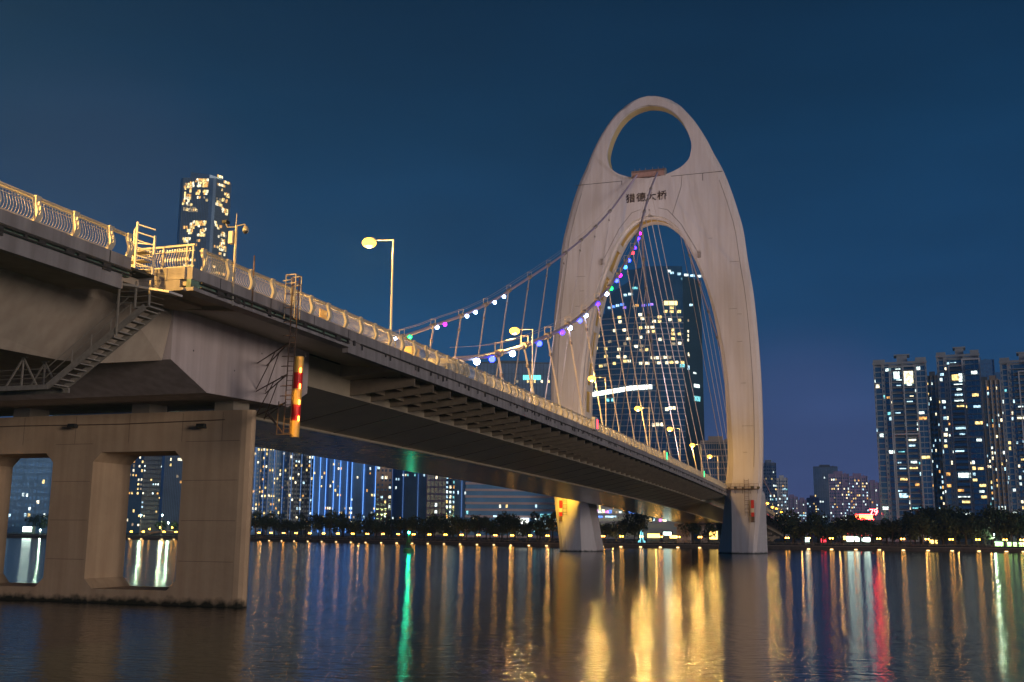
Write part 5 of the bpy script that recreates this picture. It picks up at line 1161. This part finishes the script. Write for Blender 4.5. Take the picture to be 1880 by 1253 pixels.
for i, (px, py, w_, h, k) in enumerate([(1086,939,5,5,'violet'),(1093,939,6,6,'pink'),(1100,939,6,6,'white'),(1106,939,5,6,'cream'),(1113,940,6,4,'pink'),(1119,940,5,6,'blue'),(1132,941,6,4,'dim'),(1137,941,5,3,'white'),(1100,930,3,14,'warm'),(1128,925,4,4,'amber'),(1133,924,6,4,'warm'),(1140,925,5,4,'cream'),(1147,934,8,10,'amber'),(1155,941,6,4,'blue'),(1162,941,7,5,'blue'),(1172,942,5,3,'cool'),(1182,941,3,6,'blue'),(1192,940,5,3,'warm'),(1207,939,4,6,'pink'),(1216,942,8,5,'cool'),(1228,944,6,3,'violet'),(1191,955,7,5,'warm'),(1210,955,5,5,'pink'),(1218,955,7,5,'cream'),(1242,950,9,6,'cream'),(1090,949,30,3,'blue'),(1120,949,20,3,'cool')]):
    dd = 610; x = (px-1080)/182*B.w-B.w/2; z = at(px, py, dd).z-1.8; k_ = dd/F; B.window(x, z-h*k_/2, w_*k_, h*k_, k, -.75)
# glowing fountain, kiosks and shop lights at street level on the bank
def shop(px, py, w_, h, m_, lab, nm='kiosk'):
    q = on_bank(px); dd = math.hypot(q.x-CX, q.y)+14; p = at(px, py, dd); k_ = dd/F; ww, hh = w_*k_, h*k_; z0 = 1.8
    t = empty(nm, (p.x, p.y, z0), lab, nm.replace('_', ' '), rz=.0001)
    MB().box((-ww/2-.2, .1, 0), (ww/2+.2, 2.5, max(hh, p.z+hh/2-1.8)+.4)).build('shell', f_dark, t, org=(0,0,0)); MB().box((-ww/2, -.04, max(0, p.z-hh/2-1.8)), (ww/2, .06, max(hh, p.z+hh/2-1.8))).build('light_panel', m_, t, org=(0,0,0))
shop(1566, 990, 20, 8, S_SHOP, 'long white lit kiosk among the right bank trees'); shop(1590, 991, 13, 7, S_SHOP, 'shorter white lit kiosk next to the long one'); shop(1512, 991, 8, 9, S_NAVR, 'small red lit kiosk on the right bank'); shop(1482, 991, 6, 8, S_SHOP, 'small white lit kiosk near the bridge on the right bank')
shop(1550, 988, 6, 6, S_SHOPW, 'small warm lit kiosk left of the long white one'); shop(1714, 995, 12, 6, S_SHOPW, 'warm lit kiosk below the second apartment tower'); shop(1836, 1000, 14, 6, S_LIME, 'green lit panel at far right, left of its twin'); shop(1858, 1000, 14, 6, S_LIME, 'green lit panel at far right, right of its twin'); shop(1876, 1000, 8, 6, S_LIME, 'green lit panel cut by the right edge')
shop(1200, 984, 22, 7, S_SHOPW, 'long golden lit terrace between the tower legs'); shop(1240, 986, 20, 5, S_SHOPW, 'golden lit terrace left of the approach columns'); shop(1310, 983, 14, 14, S_SHOPW, 'golden lit pavilion beside the right tower leg'); shop(50, 972, 18, 8, S_SHOP, 'bluish lit pavilion seen through the left pier opening'); shop(1225, 980, 14, 5, S_SHOP, 'greenish lit canopy between the tower legs')
q = on_bank(1178); dd = math.hypot(q.x-CX, q.y)+10; p = at(1178, 985, dd); t = empty('light_column', (p.x, p.y, 1.8), 'glowing pale blue tapered column on the bank between the tower legs', 'light column', rz=.0001)
MB().tube([(0,0,0), (0,0,.6), (0,0,.65), (0,0,5.6)], [1.4, 1.2, .65, .38], 12).build('column', S_TEAL, t, org=(0,0,0)); MB().tube([(0,0,5.6), (0,0,5.9)], .5, 12).build('cap', f_grey, t, org=(0,0,0))
# seen through the pier openings
tower_block('office_tower', 'grey blue office tower with square window grid seen through the right pier opening', 262, 336, 880, 770, 30, f_blue, g_navy, 'grid', 3.5, 17, .035, 'cool', 95, frame=f_grey)
tower_block('office_tower', 'blue side block with a column of yellow windows left in the right pier opening', 236, 262, 890, 770, 30, f_blue, g_blue, 'glass', 3.5, 5, .22, 'warm', 96)
tower_block('office_tower', 'flat blue block seen through the left pier opening', 20, 118, 700, 770, 30, f_blue, g_blue, 'flat', 4, 14, .05, 'cool', 97, frame=f_blue)
# small arched footbridge behind the right opening
q = on_bank(290); t = empty('footbridge', (q.x, q.y+6, 1.5), 'small arched footbridge with orange lamps seen through the right pier opening', 'footbridge')
mb = MB(); n = 14
for i in range(n):
    a0, a1 = math.pi*i/n, math.pi*(i+1)/n
    P0, P1 = [Vector((q.x-14*math.cos(a), q.y+6, 1.2+3.2*math.sin(a))) for a in (a0, a1)]
    mb.add([P0, P1, P1+Vector((0,3,0)), P0+Vector((0,3,0)), P0-Vector((0,0,.9)), P1-Vector((0,0,.9)), P1+Vector((0,3,-.9)), P0+Vector((0,3,-.9))], [(0,1,2,3),(4,7,6,5),(0,4,5,1),(2,6,7,3)])
mb.build('arch', stone2, t)
for i in range(6):
    a = math.pi*(i+.5)/6; c = Vector((q.x-14*math.cos(a), q.y+5.9, 2.9+3.2*math.sin(a))); MB().ball(c, .32, 8).build('globe', quayglow, t)

hm = bpy.data.materials.new('night_haze'); hm.use_nodes = True; nt = hm.node_tree; nt.nodes.clear()
vo = nt.nodes.new('ShaderNodeVolumePrincipled'); vo.inputs['Color'].default_value = (.20, .48, 1, 1); vo.inputs['Density'].default_value = .00019; vo.inputs['Anisotropy'].default_value = .2
nt.links.new(vo.outputs[0], nt.nodes.new('ShaderNodeOutputMaterial').inputs['Volume'])
hz = MB().box((-2000, -240, -4.5), (750, 2000, 345)).build('haze', hm); tag(hz, 'thin bluish night haze over the river and the city', 'haze', kind='stuff')
